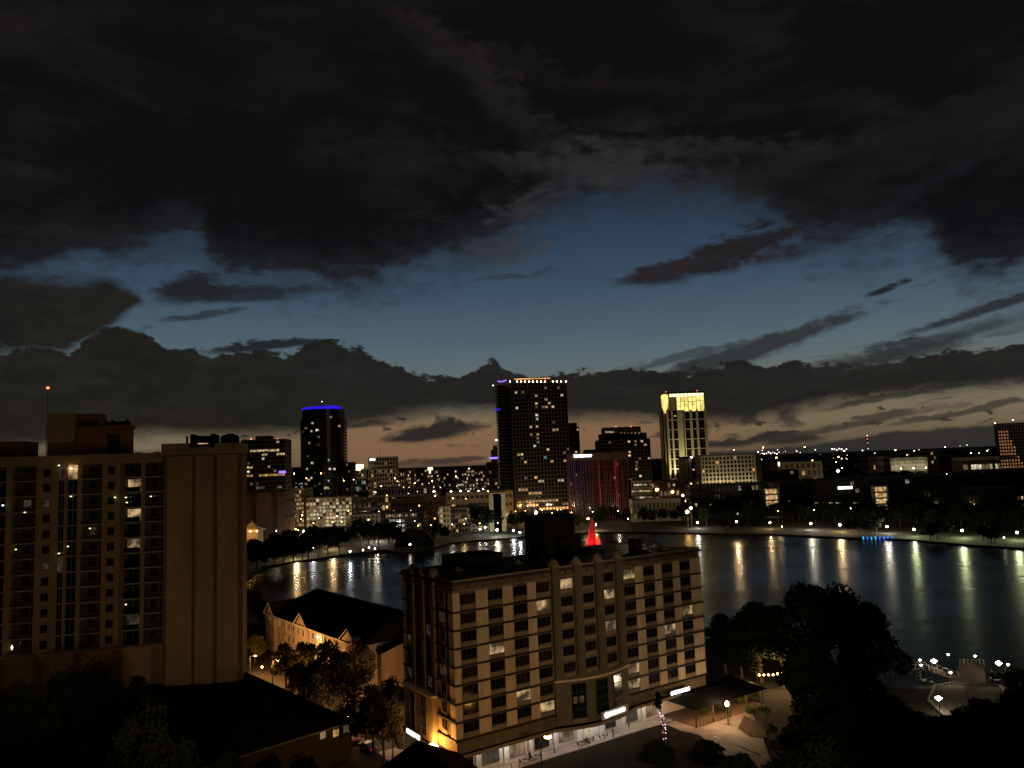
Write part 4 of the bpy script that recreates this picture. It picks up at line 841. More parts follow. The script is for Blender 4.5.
    # 4 tallest tower, two faces
    ex = [(515, 392, 'lit_warm'), (522, 392, 'lit_dim'), (535, 396, 'lit_white'), (536, 404, 'lit_warm'), (535, 409, 'lit_dim'), (547, 399, 'lit_warm'), (549, 402, 'lit_warm'), (552, 408, 'lit_warm'), (548, 408, 'lit_amber'), (563, 396, 'lit_white'), (544, 408, 'lit_dim'), (536, 414, 'lit_white'), (536, 419, 'lit_warm'), (532, 426, 'lit_warm'), (537, 426, 'lit_warm'), (532, 433, 'lit_dim'), (537, 433, 'lit_amber'), (538, 437, 'lit_dim'), (538, 441, 'lit_dim'), (554, 429, 'lit_warm'), (557, 429, 'lit_warm'), (553, 422, 'lit_dim'), (534, 448, 'lit_white'),
          (513, 453, 'lit_warm'), (517, 453, 'lit_warm'), (521, 453, 'lit_warm'), (549, 451, 'lit_warm'), (567, 447, 'lit_dim'), (544, 386, 'lit_dim'), (559, 386, 'lit_dim'), (545, 459, 'lit_teal'), (551, 460, 'lit_warm'), (564, 459, 'lit_warm'), (523, 460, 'lit_dim'), (527, 462, 'lit_amber'), (516, 409, 'lit_warm'), (566, 451, 'lit_dim'), (536, 478, 'lit_orange'), (540, 481, 'lit_garage'), (544, 482, 'lit_garage'), (558, 482, 'lit_garage'), (562, 482, 'lit_garage'), (521, 491, 'lit_garage'), (542, 499, 'lit_warm'), (557, 499, 'lit_amber'), (525, 477, 'lit_dim')]
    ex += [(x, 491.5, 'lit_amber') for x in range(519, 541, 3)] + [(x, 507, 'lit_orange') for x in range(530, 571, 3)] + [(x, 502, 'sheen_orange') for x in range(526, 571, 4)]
    T, F, W, Z = far_box('tallest dark glass tower with a dotted line of white roof lights', 511, 566.5, 383, 690, .10, 34, 'far_dark', 'glass_dark', nc=17, fh=3.5, slab=.22, mull=.2, lit=.0, explicit=ex, seed=50, side_lit=.03, roofbox=[(.05, .8, 3.5)])
    q = MB()
    for x in (510, 517, 521, 525, 529, 533, 537, 541, 545, 553, 557, 561, 566): s, z = F.hit(x, 381.5, -.3); q.lathe([(.05, -.5), (.55, -.2), (.55, .2), (.05, .5)], s, -.3, 6); q.v = [(a_, b__, c_ if c_ > 5 else c_ + z) for a_, b__, c_ in q.v]
    q.build('roof_lights', 'globe_small', T)
    q = MB(); s0, z0 = F.hit(514, 379, 3); s1, _ = F.hit(550, 377, 3); q.box(s0, s1, 2.6, 3, z0 - .6, z0 + .2); q.build('rim_light', 'lit_orange', T)
    q = MB(); q.tube([(-4, 4, Z + 3), (-8, 8, Z + 2.2), (-11, 12, Z + 3.2)], .5); q.build('pink_arc_light', 'lit_purple', T)
    q = MB(); q.box(-12, 0, 14, 33, 0, Z - .5)
    for i in range(41): q.mat(1).box(-12.2, 0, 13.8, 33, (Z - .5) * i / 40 - .3, (Z - .5) * i / 40 + .3)
    q.build('rear_wing', ['glass_dark', 'far_dark'], T)
    q = MB(); s, z = F.hit(498, 409.5, 13.7); q.box(s - 3, s + 2, 13.4, 13.7, z - .7, z + .7); q.build('blue_light', 'lit_blue', T)
    beacon(T, F, 493, 385.5, 13, 'beacon_white'); beacon(T, F, 496.5, 440, 12, 'beacon_white', .9); beacon(T, F, 545, 378.5, 2, 'beacon_red')
    far_box('lower dark slab with a rooftop frame against the right side of the tallest tower', 566, 579, 428, 720, .0, 25, 'far_dark', nc=5, lit=.03, seed=51, roofbox=[(.3, .9, 5)])
    # amber lamps at its foot, among the trees
    # 5 red and blue striped block
    T, F, W, Z = far_box('flat topped block with red and blue vertical light strips and a white sign', 568, 627, 455, 640, -.02, 35, 'far_maroon', 'glass_dark', nf=15, nc=20, slab=.12, mull=.35, lit=.015, mats=('lit_dim',), seed=60)
    sm = {}
    for i in range(30):
        s, _ = F.hit(570 + i * 1.98, 480); z0 = 4; z1 = F.hit(600, 460)[1]
        mt = 'blue_strip' if i < 8 or i == 10 else ('red_strip_bright' if i in (15, 23, 24) else 'red_strip'); lo = z0 if mt != 'red_strip_bright' else 8
        q = MB(); q.box(s - .22, s + .22, -.35, -.14, lo, z1); q.build('light_strip', mt, T)
    q = MB(); q.box(-.3, W + .3, -.3, 0, Z - 5.2, Z + 1); q.build('top_band', 'far_brown', T)
    q = MB(); s0, z0 = F.hit(574, 456); s1, _ = F.hit(592, 455.3); n = 12; hgt = 1.35
    rnd = random.Random(2)
    for i in range(n):
        x = s0 + (s1 - s0) * i / n; w_ = (s1 - s0) / n * .8; q.box(x, x + w_ * .35, -.7, -.35, z0 - hgt, z0 + hgt * (1 if i in (0, 4) else .6)); q.box(x + w_ * .35, x + w_, -.7, -.35, z0 - hgt * (.2 + rnd.random() * .8), z0 + hgt * .6)
    q.build('sign_lettering', 'sign_white', T)
    q = MB(); q.box(W * .3, W * .75, 8, 26, Z, Z + 4); q.build('roof_box', 'far_dark', T)
    # 6 stepped crown tower
    ex = [(x, 432, 'lit_warm') for x in (606, 609, 612, 614)] + [(x, 432.5, 'lit_dim') for x in (623, 627, 631, 634, 638)] + [(608, 443, 'lit_dim'), (623, 437, 'lit_cool'), (629, 443, 'lit_warm'), (628, 451, 'lit_warm'), (636, 440, 'lit_dim'), (641, 440, 'lit_warm'), (646, 443, 'lit_warm'), (631, 457, 'lit_orange'), (637, 469, 'lit_warm'), (640, 475, 'lit_white'), (638, 461, 'lit_dim'), (648, 459, 'lit_cool')]
    T, F, W, Z = far_box('dark tower with a stepped crown and a row of lit top windows', 598, 650, 441, 880, .0, 34, 'far_dark', 'glass_dark', nc=16, fh=3.9, slab=.3, mull=.25, lit=.02, seed=61, explicit=ex, mats=('lit_dim',))
    for (a0, a1, y0) in ((601, 647, 434), (604, 641, 427.5)): s0, z0 = F.hit(a0, y0); s1, _ = F.hit(a1, y0); q = MB(); q.box(s0, s1, 2, 30, Z, z0 if y0 > 430 else z0); q.build('crown_step', 'far_dark', T)
    for x_, y_, m_ in [(606 + k * 2.4, 432, 'lit_warm') for k in range(4)] + [(621 + k * 3.6, 433, 'lit_dim') for k in range(6)]:
        s, z = F.hit(x_, y_, 1.8); q = MB(); q.box(s - .9, s + .9, 1.7, 2.2, z - .9, z + .9); q.build('lit_window', m_, T)
    beacon(T, F, 616, 426.5, 2); beacon(T, F, 631, 426.5, 2)
    far_box('low parking block with bright horizontal decks beside the striped block', 631, 652, 482, 640, .0, 25, 'far_conc', 'far_dark', nf=6, nc=8, slab=.3, mull=.05, lit=.8, mats=('lit_garage', 'lit_dim', 'lit_warm', 'lit_dim'), fill=(1, .3), seed=62, name='parking_garage')
    far_box('brown low rise with lamps along its street front below the crowned tower', 650, 700, 482, 700, .0, 25, 'far_brown', 'far_dark', nf=4, nc=12, slab=.4, mull=.4, lit=.14, mats=('lit_warm', 'lit_dim', 'lit_amber'), seed=63, name='long_building', zskip=6)
    far_box('cream flat building low behind the lakeside trees left of the lit tower', 632, 680, 501, 620, .0, 15, 'far_conc', 'far_dark', nf=2, nc=12, slab=.5, mull=.5, lit=.06, mats=('lit_warm', 'lit_dim'), seed=64, name='long_building')
    # 7 yellow crowned tower
    Y = 930; a = at(666, 404, Y); F = Frame(a.x, Y, .0); W, _ = F.hit(705, 404); Zt = F.hit(680, 392)[1]; Zc = F.hit(680, 410)[1]
    T = thing('yellow_crown_tower', 'pale stone tower with a bright yellow lantern crown', 'building', (a.x, Y, 0), .0)
    w = MB(); D = 34; w.mat(1).box(.6, W - .6, .6, D, 0, Zc); w.mat(0)
    piers = [0, .125, .33, .41, .56, .66, .8, .97]
    for f, wd in ((0, 2.6), (.12, 2.2), (.30, 8), (.42, 2.4), (.60, 3.0), (.76, 2.6), (.97, 3.0)): w.box(f * W - wd * .2, f * W + wd * .8, -.6, .8, 0, Zc)
    for i in range(9): z = Zc * i / 9; w.box(0, W, -.15, .7, z - .5, z + .5)
    for z in range(4, int(Zc), 4): w.mat(2).box(.3, W - .3, .45, .75, z - .25, z + .25)
    w.mat(0).box(-.3, .6, 0, D, 0, Zc); w.box(W - .6, W + .3, 0, D, 0, Zc)
    w.build('wall', ['far_stone', 'glass_dark', 'far_brown'], T)
    sd = MB(); sx = -3.5; sd.mat(1).box(-4.0, 0, 7, 27, 0, Zc + 2); sd.mat(0)
    for y in (7, 13, 20, 26): sd.box(-4.3, 0, y - .6, y + .6, 0, Zc)
    sd.box(-4.3, -2.6, 6.4, 8.4, 0, Zc); sd.box(-1.6, 0, 6.4, 8.4, 0, Zc)
    for z in range(3, int(Zc), 13): sd.box(-4.2, 0, 6.6, 7, z, z + .8)
    sd.build('side_bay', ['far_stone', 'glass_dark'], T)
    c = MB(); c.box(.3, W - .3, .3, D - .4, Zc, Zt - 1.5); c.build('crown_core', 'far_stone', T)
    cw_ = (W - 9) / 8
    for r, (z0, z1, m_) in enumerate(((Zt - 5.4, Zt - 2.2, 'crown_pale'), (Zt - 11.5, Zt - 6, 'crown_yellow'), (Zc - 1.8, Zt - 12.2, 'crown_yellow'))):
        for i in range(8):
            if r and i == 0: continue
            q = MB(); x = 8 + cw_ * i; q.box(x + .35, x + cw_ - .35, -.2, .3, z0, z1); q.build('lantern_window', m_, T)
    q = MB(); q.box(5.0, 7.3, -.2, .3, Zt - 5.4, Zt - 2.2); q.build('lantern_window', 'crown_pale', T)
    c = MB(); c.box(-.6, W + .6, -.8, D, Zt - 1.9, Zt + .3); c.build('crown_cornice', 'far_dark', T)
    for i in range(9): c = MB(); x = 8 + cw_ * i; c.box(x - .3, x + .3, -.6, .3, Zc, Zt - 2); c.build('crown_rib', 'far_stone', T)
    c = MB(); c.lathe([(1.0, Zc - 3), (3.0, Zc + 1), (4.2, Zc + 5), (4.6, Zt - 5), (4.2, Zt - 3), (2.4, Zt - 2)], -.5, 3, 12); c.build('corner_lantern', 'crown_yellow', T)
    for x in (1, W * .82): b = MB(); b.lathe([(.05, 0), (.6, .5), (.05, 1.1)], seg=8); b.build('beacon', 'beacon_red', T, (x, 1, Zt + .4))
    b = MB(); s, z = F.hit(675, 416, -.8); b.lathe([(.05, -.8), (.8, 0), (.05, .8)], s, -1, 8); b.v = [(x, y, zz + z) for x, y, zz in b.v]; b.build('lit_window', 'crown_yellow', T)
    base = MB(); s0, z0 = F.hit(655, 487, -6); s1, _ = F.hit(688, 487, -6); base.box(s0, s1, -8, 4, 0, z0 - 2); base.build('base_block', 'far_stone', T)
    for f, pw in ((-.02, 9000), (.18, 16000), (.42, 12000), (.62, 7000), (.85, 7000)):
        q = MB(); q.box(-.5, .5, -.4, .4, 0, .5); zz = 16.0; o = q.build('flood_lamp', 'lamp_face_white', T, (f * W, -7, zz)); point(o, (0, 0, 1), (1, .84, .45), pw * 8, .4, 'SPOT', (f * 0, 6.2, 62), .9, .8)
    for x0 in (656, 668): s0, z0 = F.hit(x0, 487, -8.1); s1, _ = F.hit(x0 + (11 if x0 == 656 else 7), 487, -8.1); q = MB(); q.box(s0, s1, -8.3, -8.05, z0 - 4.5, z0 - 1.2); q.build('lit_window', 'tiffany', T)
    # 8 slab pier
    T, F, W, Z = far_box('slim grey slab tower with pale vertical edges left of the lit hotel', 681, 691, 459, 760, 0, 12, 'far_pale', 'far_dark', nf=2, nc=2, slab=.03, mull=.55, lit=0)
    q = MB(); q.box(-.8, W + 3, -.5, 12, Z, Z + 2.2); q.build('roof_cap', 'far_dark', T); beacon(T, F, 691.5, 457.3, -1, 'globe_small', .8)
    far_box('tall black slab between the slim slab and the lit hotel', 691, 701, 458, 800, 0, 15, 'far_black', nc=3, lit=.02, seed=66)
    # 9 beige lit hotel
    T, F, W, Z = far_box('beige gridded hotel lit yellow from its roof terrace', 700.5, 755, 457, 700, -.0, 22, 'far_pale', 'glass_dark', nf=9, nc=15, slab=.35, mull=.4, lit=.05, mats=('lit_warm', 'lit_dim', 'lit_orange'), seed=67, name='gridded_hotel', zlo=16)
    q = MB(); q.box(W, W + 6, 1, 20, 0, Z + .3); q.build('end_wall', 'far_dark', T); q = MB(); q.box(-1, W + 6.3, -.4, 22, Z + .8, Z + 1.6); q.build('roof', 'far_dark', T)
    for i in range(6):
        q = MB(); q.box(-.5, .5, -.3, .3, 0, .4); o = q.build('flood_lamp', 'lamp_face_white', T, (W * (i + .5) / 6, -4.5, 17.4)); point(o, (0, 0, .6), (1, .8, .4), 5200 * (1.3 if i < 3 else .8), .3, 'SPOT', (0, 4.5, 14), 1.7, .8)
    q = MB(); q.box(-3, W + 4, -8, 0, 0, 16.6); q.build('podium', 'far_brown', T)
    for x0, x1, yy in ((702, 714, 480), (717, 719, 480), (723, 729, 478), (735, 755, 477)): s0, z0 = F.hit(x0, yy, -8); s1, _ = F.hit(x1, yy, -8); q = MB(); q.box(s0, s1, -8.3, -8.02, 14.4, 16.3); q.build('terrace_light', 'tiffany', T)
    far_box('grey low block with small lit windows under the lit hotel', 690, 765, 486, 640, .0, 18, 'far_dark', nf=4, nc=22, slab=.4, mull=.3, lit=.1, mats=('lit_dim', 'lit_warm', 'lit_cool'), seed=68, name='long_building')
    # 10 mid right low buildings
    far_box('dull red brown low building right of the lit hotel', 765, 798, 471, 1000, 0, 30, 'far_brown', nf=4, nc=8, slab=.4, mull=.3, lit=.05, mats=('lit_amber', 'lit_dim'), seed=70, name='long_building')
    T, F, W, Z = far_box('tan warehouse with a bright white panel at its left end', 778, 822, 463, 1200, .0, 40, 'far_conc', 'far_brown', nf=3, nc=8, slab=.4, mull=.5, lit=.08, mats=('lit_amber', 'lit_warm'), seed=71, name='warehouse')
    q = MB(); s, z = F.hit(778.8, 464); q.box(s - 1.2, s + 1.2, -.5, -.2, z - 3, z + 3); q.build('lit_panel', 'sign_cream', T)
    T, F, W, Z = far_box('long pale block lit softly on the right horizon', 890, 927, 458.5, 1350, .0, 40, 'far_pale', 'far_conc', nf=5, nc=14, slab=.4, mull=.3, lit=.06, mats=('lit_warm', 'lit_dim'), seed=72, name='long_building')
    for i in range(3): q = MB(); q.box(-.6, .6, -.6, .6, 0, 1); o = q.build('flood_lamp', 'lamp_face_white', T, (W * (i + .5) / 3, -14, 14)); point(o, (0, 0, 1.2), (1, .9, .6), 7000, .5, 'SPOT', (0, 14, 4), 2.0, .9)
    T, F, W, Z = far_box('grey brown annex left of the pale block on the horizon', 868, 891, 457.5, 1360, .0, 35, 'far_conc', 'far_dark', nf=3, nc=10, slab=.45, mull=.3, lit=.06, mats=('lit_amber', 'lit_dim'), seed=73, name='long_building')
    T, F, W, Z = far_box('orange lit annex behind the pale block on the right horizon', 920, 938, 451.5, 1450, .0, 30, 'far_conc', 'far_brown', nf=5, nc=7, slab=.4, mull=.3, lit=.2, mats=('lit_amber', 'lit_dim'), seed=74, name='long_building')
    T, F, W, Z = far_box('very long low shed with a line of white lamps on the right horizon', 962, 1016, 458, 1250, .0, 30, 'far_pale', 'far_dark', nf=1, nc=20, slab=.3, mull=.1, lit=.8, mats=('lit_garage', 'lit_dim', 'lit_white'), fill=(.9, .25), seed=75, name='warehouse')
    # 11 orange lit tower at the right edge
    T, F, W, Z = far_box('square tower with an orange lit front at the right edge', 996.5, 1042, 424, 1250, -.0, 8, 'far_brown', 'glass_dark', nf=16, nc=16, slab=.4, mull=.35, lit=.0, seed=76)
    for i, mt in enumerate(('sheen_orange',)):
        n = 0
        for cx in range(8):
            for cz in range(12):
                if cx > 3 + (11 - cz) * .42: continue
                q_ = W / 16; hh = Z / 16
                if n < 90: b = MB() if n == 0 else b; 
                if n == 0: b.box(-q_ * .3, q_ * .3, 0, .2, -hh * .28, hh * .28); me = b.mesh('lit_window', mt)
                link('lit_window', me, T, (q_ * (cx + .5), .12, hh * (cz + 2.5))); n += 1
    beacon(T, F, 995, 423, .5, 'beacon_white', 1.0); beacon(T, F, 1013, 420, .5, 'beacon_white', .9)
    # dark foreground blocks of the right shore
    T, F, W, Z = far_box('long black office block with a white lit slot on the right shore', 822, 960, 481, 600, .04, 40, 'far_black', 'far_black', nf=5, nc=30, slab=.5, mull=.15, lit=.04, mats=('lit_cool', 'lit_dim', 'lit_white'), seed=80, name='long_building', zskip=5)
    q = MB(); s0, z0 = F.hit(838, 488); s1, _ = F.hit(852, 487.5); q.box(s0, s1, -.5, -.15, z0 - .9, z0 + .9); q.build('lit_slot', 'sign_white', T)
    q = MB()
    for k in range(16): s0, z0 = F.hit(815 + k * 3.5, 503, -.3); q.box(s0, s0 + 1.6 + (k % 3) * .4, -.5, -.2, z0 - .35, z0 + .35)
    q.build('deck_light', 'lit_garage', T)
    for lab, xa, yb, Yd, sd_ in (('open stair tower glowing warm on four floors at the left of the dark shore blocks', 765, 489, 610, 81), ('open stair tower glowing orange on four floors at the right of the dark shore blocks', 874.5, 486.5, 590, 82)):
        a = at(xa, yb, Yd); F = Frame(a.x, a.y, 0); W, _ = F.hit(xa + 13, yb); T = thing('stair_tower', lab, 'building', (a.x, a.y, 0))
        Z = a.z; b = MB(); nf = 5; h = Z / nf; b.box(0, W, 3, 5, 0, Z); 
        for i in range(nf + 1): b.box(-.6, W + .4, 0, 5, h * i - .4, h * i + .4)
        b.box(-.6, .2, 0, 5, 0, Z); b.box(W - .2, W + .4, 0, 5, 0, Z); b.build('wall', 'far_conc', T)
        for i in range(1, nf):
            for j in range(3): q = MB(); q.box(.5 + j * W / 3, .2 + (j + 1) * W / 3, 2.6, 2.9, h * i + .6, h * (i + 1) - .7); q.build('lit_bay', 'lit_warm' if j != 1 else 'lit_amber', T)
    far_box('dark flat block between the lit stair towers on the right shore', 779, 824, 484, 640, .0, 30, 'far_black', nf=4, nc=14, slab=.4, mull=.3, lit=.1, mats=('lit_faint', 'lit_dim', 'lit_cool'), seed=83, name='long_building')
    far_box('black tree hidden block at the far right shore', 930, 1024, 492, 560, .06, 30, 'far_black', nf=4, nc=22, slab=.4, mull=.3, lit=.035, mats=('lit_dim', 'lit_warm', 'lit_faint'), seed=84, name='long_building')
    # radio mast
    a = at(868, 449, 2600); T = thing('radio_mast', 'thin lattice radio mast with red lights on the right horizon', 'mast', (a.x, a.y, 0)); zt = at(868.5, 435, 2600).z
    b = MB()
    for k in range(3): t = k * 2.1; b.tube([(3 * math.cos(t), 3 * math.sin(t), 0), (.6 * math.cos(t), .6 * math.sin(t), zt)], .5, 4)
    for i in range(24): z = zt * i / 24; r = 3 - 2.4 * i / 24; b.tube([(r, 0, z), (-r * .5, r * .86, z + 3)], .3, 4)
    b.build('lattice', 'far_black', T)
    for py, mt in ((435.5, 'beacon_white'), (443, 'beacon_red'), (439, 'beacon_red'), (448.5, 'beacon_white')): q = MB(); r = 1.6; q.lathe([(.1, -r), (r, 0), (.1, r)], seg=6); q.build('beacon', mt, T, (0, -1, at(868.5, py, 2600).z))
build_downtown()

# pagoda-like pavilion with a glowing orange roof, left shore
def pavilion():
    a = at(252, 530, 545); T = thing('lit_pavilion', 'pyramid roofed pavilion glowing orange among the left shore trees', 'pavilion', (a.x, a.y, 0)); z0 = a.z
    b = MB(); b.box(-6, 6, -6, 6, 0, z0 - .5); b.build('wall', 'far_conc', T)
    b = MB(); b._add([(-8, -8, z0 - .5), (8, -8, z0 - .5), (8, 8, z0 - .5), (-8, 8, z0 - .5), (-2.4, -2.4, z0 + 3), (2.4, -2.4, z0 + 3), (2.4, 2.4, z0 + 3), (-2.4, 2.4, z0 + 3)], [(0, 1, 5, 4), (1, 2, 6, 5), (2, 3, 7, 6), (3, 0, 4, 7), (3, 2, 1, 0)])
    b._add([(-2.8, -2.8, z0 + 3), (2.8, -2.8, z0 + 3), (2.8, 2.8, z0 + 3), (-2.8, 2.8, z0 + 3), (0, 0, z0 + 6)], [(0, 1, 4), (1, 2, 4), (2, 3, 4), (3, 0, 4)]); b.build('roof', 'far_yellow', T)
    b = MB(); b.tube([(0, 0, z0 + 5.6), (0, 0, z0 + 7.5)], .25); b.build('finial', 'far_conc', T)
    for x in (-7, -2.5, 2, 6.5): q = MB(); q.lathe([(.05, 0), (.5, .3), (.5, .6), (.05, .9)], seg=8); o = q.build('eave_lamp', 'lamp_face', T, (x, -9, z0 - .6)); point(o, (0, -1, .8), (1, .45, .12), 900, .3)
pavilion()

def amphitheatre():
    a = ground_at(413, 549.5, 0); T = thing('amphitheatre_shell', 'rounded band shell standing dark on the small peninsula', 'band shell', (a.x, a.y + 6, 0))
    b = MB(); n = 14; R = 13
    for k in range(5):
        r0 = R - k * 1.6; y = k * 2.2
        pts0 = [(r0 * math.cos(math.pi * i / n), r0 * .95 * math.sin(math.pi * i / n)) for i in range(n + 1)]
        pts1 = [((r0 - 1.7) * math.cos(math.pi * i / n), (r0 - 1.7) * .95 * math.sin(math.pi * i / n)) for i in range(n + 1)]
        for (x0, z0), (x1, z1), (u0, w0), (u1, w1) in zip(pts0, pts0[1:], pts1, pts1[1:]):
            b.quad((x0, y, z0), (x1, y, z1), (u1, y, w1), (u0, y, w0)); b.quad((x0, y, z0), (x0, y + 2.4, z0), (x1, y + 2.4, z1), (x1, y, z1)); b.quad((u0, y, w0), (u1, y, w1), (u1, y + 2.4, w1), (u0, y + 2.4, w0))
    b.build('shell', 'far_black', T); b = MB(); b.box(-12, 12, -3, 11, 0, 1.1); b.build('stage', 'far_dark', T)
    b = MB(); b.box(-12, 12, 10.8, 11.4, 1.1, 8); b.build('back_wall', 'far_dark', T)
amphitheatre()

# fountain in the lake
def fountain():
    c = ground_at(593, 549, -.8); T = thing('lake_fountain', 'tall fountain jets lit bright red in the middle of the lake', 'fountain', (c.x, c.y, -.8))
    b = MB(); b.lathe([(9.5, .0), (10, .5), (9, .9), (8.6, .7), (4, 1.3), (2.2, 2.8), (1.2, 3.2)], seg=28); b.build('basin', 'far_conc', T)
    rnd = random.Random(8); top = at(593, 514.5, c.y).z + .8
    j = MB()
    for i in range(150):
        a = rnd.uniform(0, 6.283); r0 = rnd.uniform(.1, .8); f = rnd.random(); h = top * (1 - .75 * f ** .8) * rnd.uniform(.85, 1); R = .4 + 3.9 * f * rnd.uniform(.8, 1.1)
        pts = []
        for k in range(7): t = k / 6; z = 2.2 + (h - 2.2) * (1 - (1 - 1.6 * t) ** 2 if t < .62 else max(-.05, 1 - ((t - .62) / .38) ** 2 * 1.0)); rr = r0 + R * t * (1 + .12 * math.sin(9 * t + i)); pts.append((rr * math.cos(a), rr * math.sin(a), max(.8, z)))
        j.tube(pts, [rnd.uniform(.05, .1), .06, .06, .06, .07, .08, .05], 4)
    j.build('water_jet', 'fountain_water', T)
    for k in range(8): a = k * math.pi / 4 + .4; q = MB(); q.lathe([(.25, 0), (.3, .3)], seg=8); o = q.build('basin_lamp', 'lit_red', T, (8.6 * math.cos(a), 8.6 * math.sin(a), .75)); point(o, (0, 0, .5), (1, .0, .012), 4200, .3, 'SPOT', (-7 * math.cos(a), -7 * math.sin(a), 9), 1.5, .6)
fountain()

# ------------------------------------------------------------------ house row with black gabled roofs, left of the hotel
def house():
    A = Vector((-75.3, 232.3, 0)); B = Vector((-38.5, 186, 0)); d = (B - A).normalized(); L = (B - A).length; yaw = math.atan2(d.y, d.x)
    T = thing('gabled_house_row', 'cream house row with white trim and a huge black gabled roof by the lake', 'house', A, yaw)
    ZE = 10.2; D = 26; w = MB(); w.box(0, L, 0, D, 0, ZE); w.build('wall', 'house_wall', T)
    r = MB(); o = .9; zr = 16.2
    r._add([(-o, -o, ZE), (L + o, -o, ZE), (L + o, D + o, ZE), (-o, D + o, ZE), (6, D / 2, zr), (L - 2, D / 2, zr)], [(0, 1, 5, 4), (1, 2, 5), (2, 3, 4, 5), (3, 0, 4), (3, 2, 1, 0)]); r.build('roof', 'roof_dark', T)
    # front gables
    for x0, x1, nm in ((-.2, 6.5, 0), (22, 30, 0), (50, L + .3, 0)):
        gb = MB(); xm = (x0 + x1) / 2; gz = ZE + 3.2
        gb._add([(x0, -.6, 0), (x1, -.6, 0), (x1, -.6, ZE), (xm, -.6, gz), (x0, -.6, ZE), (x0, 1, 0), (x1, 1, 0), (x1, 1, ZE), (xm, 1, gz), (x0, 1, ZE)], [(0, 1, 2, 3, 4), (0, 4, 9, 5), (1, 6, 7, 2), (4, 3, 8, 9), (3, 2, 7, 8)]); gb.build('gable_wall', 'house_wall', T)
        rf = MB(); rf._add([(x0 - .5, -1.1, ZE - .1), (xm, -1.1, gz + .3), (xm, D * .4, gz + .3), (x0 - .5, D * .4, ZE - .1), (x1 + .5, -1.1, ZE - .1), (x1 + .5, D * .4, ZE - .1)], [(0, 1, 2, 3), (1, 4, 5, 2)]); rf.build('gable_roof', 'roof_dark', T)
        tr = MB(); tr.tube([(x0 - .4, -1.15, ZE - .1), (xm, -1.15, gz + .22)], .13, 4); tr.tube([(x1 + .4, -1.15, ZE - .1), (xm, -1.15, gz + .22)], .13, 4); tr.build('gable_trim', 'white_trim', T)
    tr = MB(); tr.box(-1, L + 1, -1.0, -.85, ZE - .25, ZE + .05); tr.box(-.1, L + .1, -.12, 0, 3.3, 3.5); tr.box(-.1, L + .1, -.12, 0, 6.6, 6.8)
    for x in (7, 14.5, 21.5, 30.5, 38, 44, 49.6): tr.box(x - .15, x + .15, -.14, 0, 0, ZE - .25)
    tr.build('trim', 'white_trim', T)
    p = MB(); p.box(-.5, .5, -.03, .05, 0, 1.6); pm = p.mesh('window', 'glass_dark'); p2 = MB(); p2.box(-.5, .5, -.03, .05, 0, 1.6); pl = p2.mesh('window', 'lit_room')
    f = MB(); f.box(-.62, .62, -.1, .02, -.14, 0); f.box(-.62, .62, -.1, .02, 1.6, 1.74); f.box(-.62, -.5, -.1, .02, 0, 1.6); f.box(.5, .62, -.1, .02, 0, 1.6); f.box(-.03, .03, -.06, -.03, 0, 1.6); fm = f.mesh('window_frame', 'white_trim')
    rnd = random.Random(3)
    for x in (3.1, 9, 12.5, 16.5, 19.5, 24.5, 27.5, 32.5, 36, 40, 42.5, 46.5, 53.5, 56.5):
        for z in (1, 4.4, 7.6):
            v = -.62 if (x < 6.5 or 22 < x < 30 or x > 50) else -.02; o_ = link('window', pl if rnd.random() < .1 else pm, T, (x, v, z)); link('window_frame', fm, o_)
    # tall arched bay at the right end
    b = MB(); b.box(L - 1.2, L + 1.6, -2.2, 0, 0, ZE + .8); b.lathe([(1.4, ZE + .8), (1.3, ZE + 1.5), (.9, ZE + 2.0), (.1, ZE + 2.3)], L + .2, -1.0, 14); b.build('arched_bay', 'white_trim', T)
    for z in (2, 6.5): q = MB(); q.box(L - .2, L + .6, -2.25, -2.15, z, z + 2.4); q.build('window', 'glass_dark', T)
    q = MB(); q.lathe([(.05, 0), (.22, .2), (.05, .4)], seg=8); o = q.build('wall_lamp', 'lamp_face_white', T, (36.5, -.6, 8.6)); point(o, (0, -.5, -.1), (1, .6, .25), 420, .15)
    T2 = thing('side_house', 'cream gable ended house wedged between the house row and the tan building', 'house', (-33.2, 185, 0), .42)
    w = MB(); w._add([(0, 0, 0), (11, 0, 0), (11, 0, 8.5), (8, 0, 11), (0, 0, 8.5), (0, 12, 0), (11, 12, 0), (11, 12, 8.5), (8, 12, 11), (0, 12, 8.5)], [(0, 1, 2, 3, 4), (0, 4, 9, 5), (1, 6, 7, 2), (5, 9, 8, 7, 6), (4, 3, 8, 9), (3, 2, 7, 8)]); w.build('wall', 'podium_wall', T2)
    w = MB(); w._add([(-.5, -.6, 8.3), (8, -.6, 11.3), (8, 12.6, 11.3), (-.5, 12.6, 8.3), (11.5, -.6, 8.4), (11.5, 12.6, 8.4)], [(0, 1, 2, 3), (1, 4, 5, 2)]); w.build('roof', 'roof_dark', T2)
house()

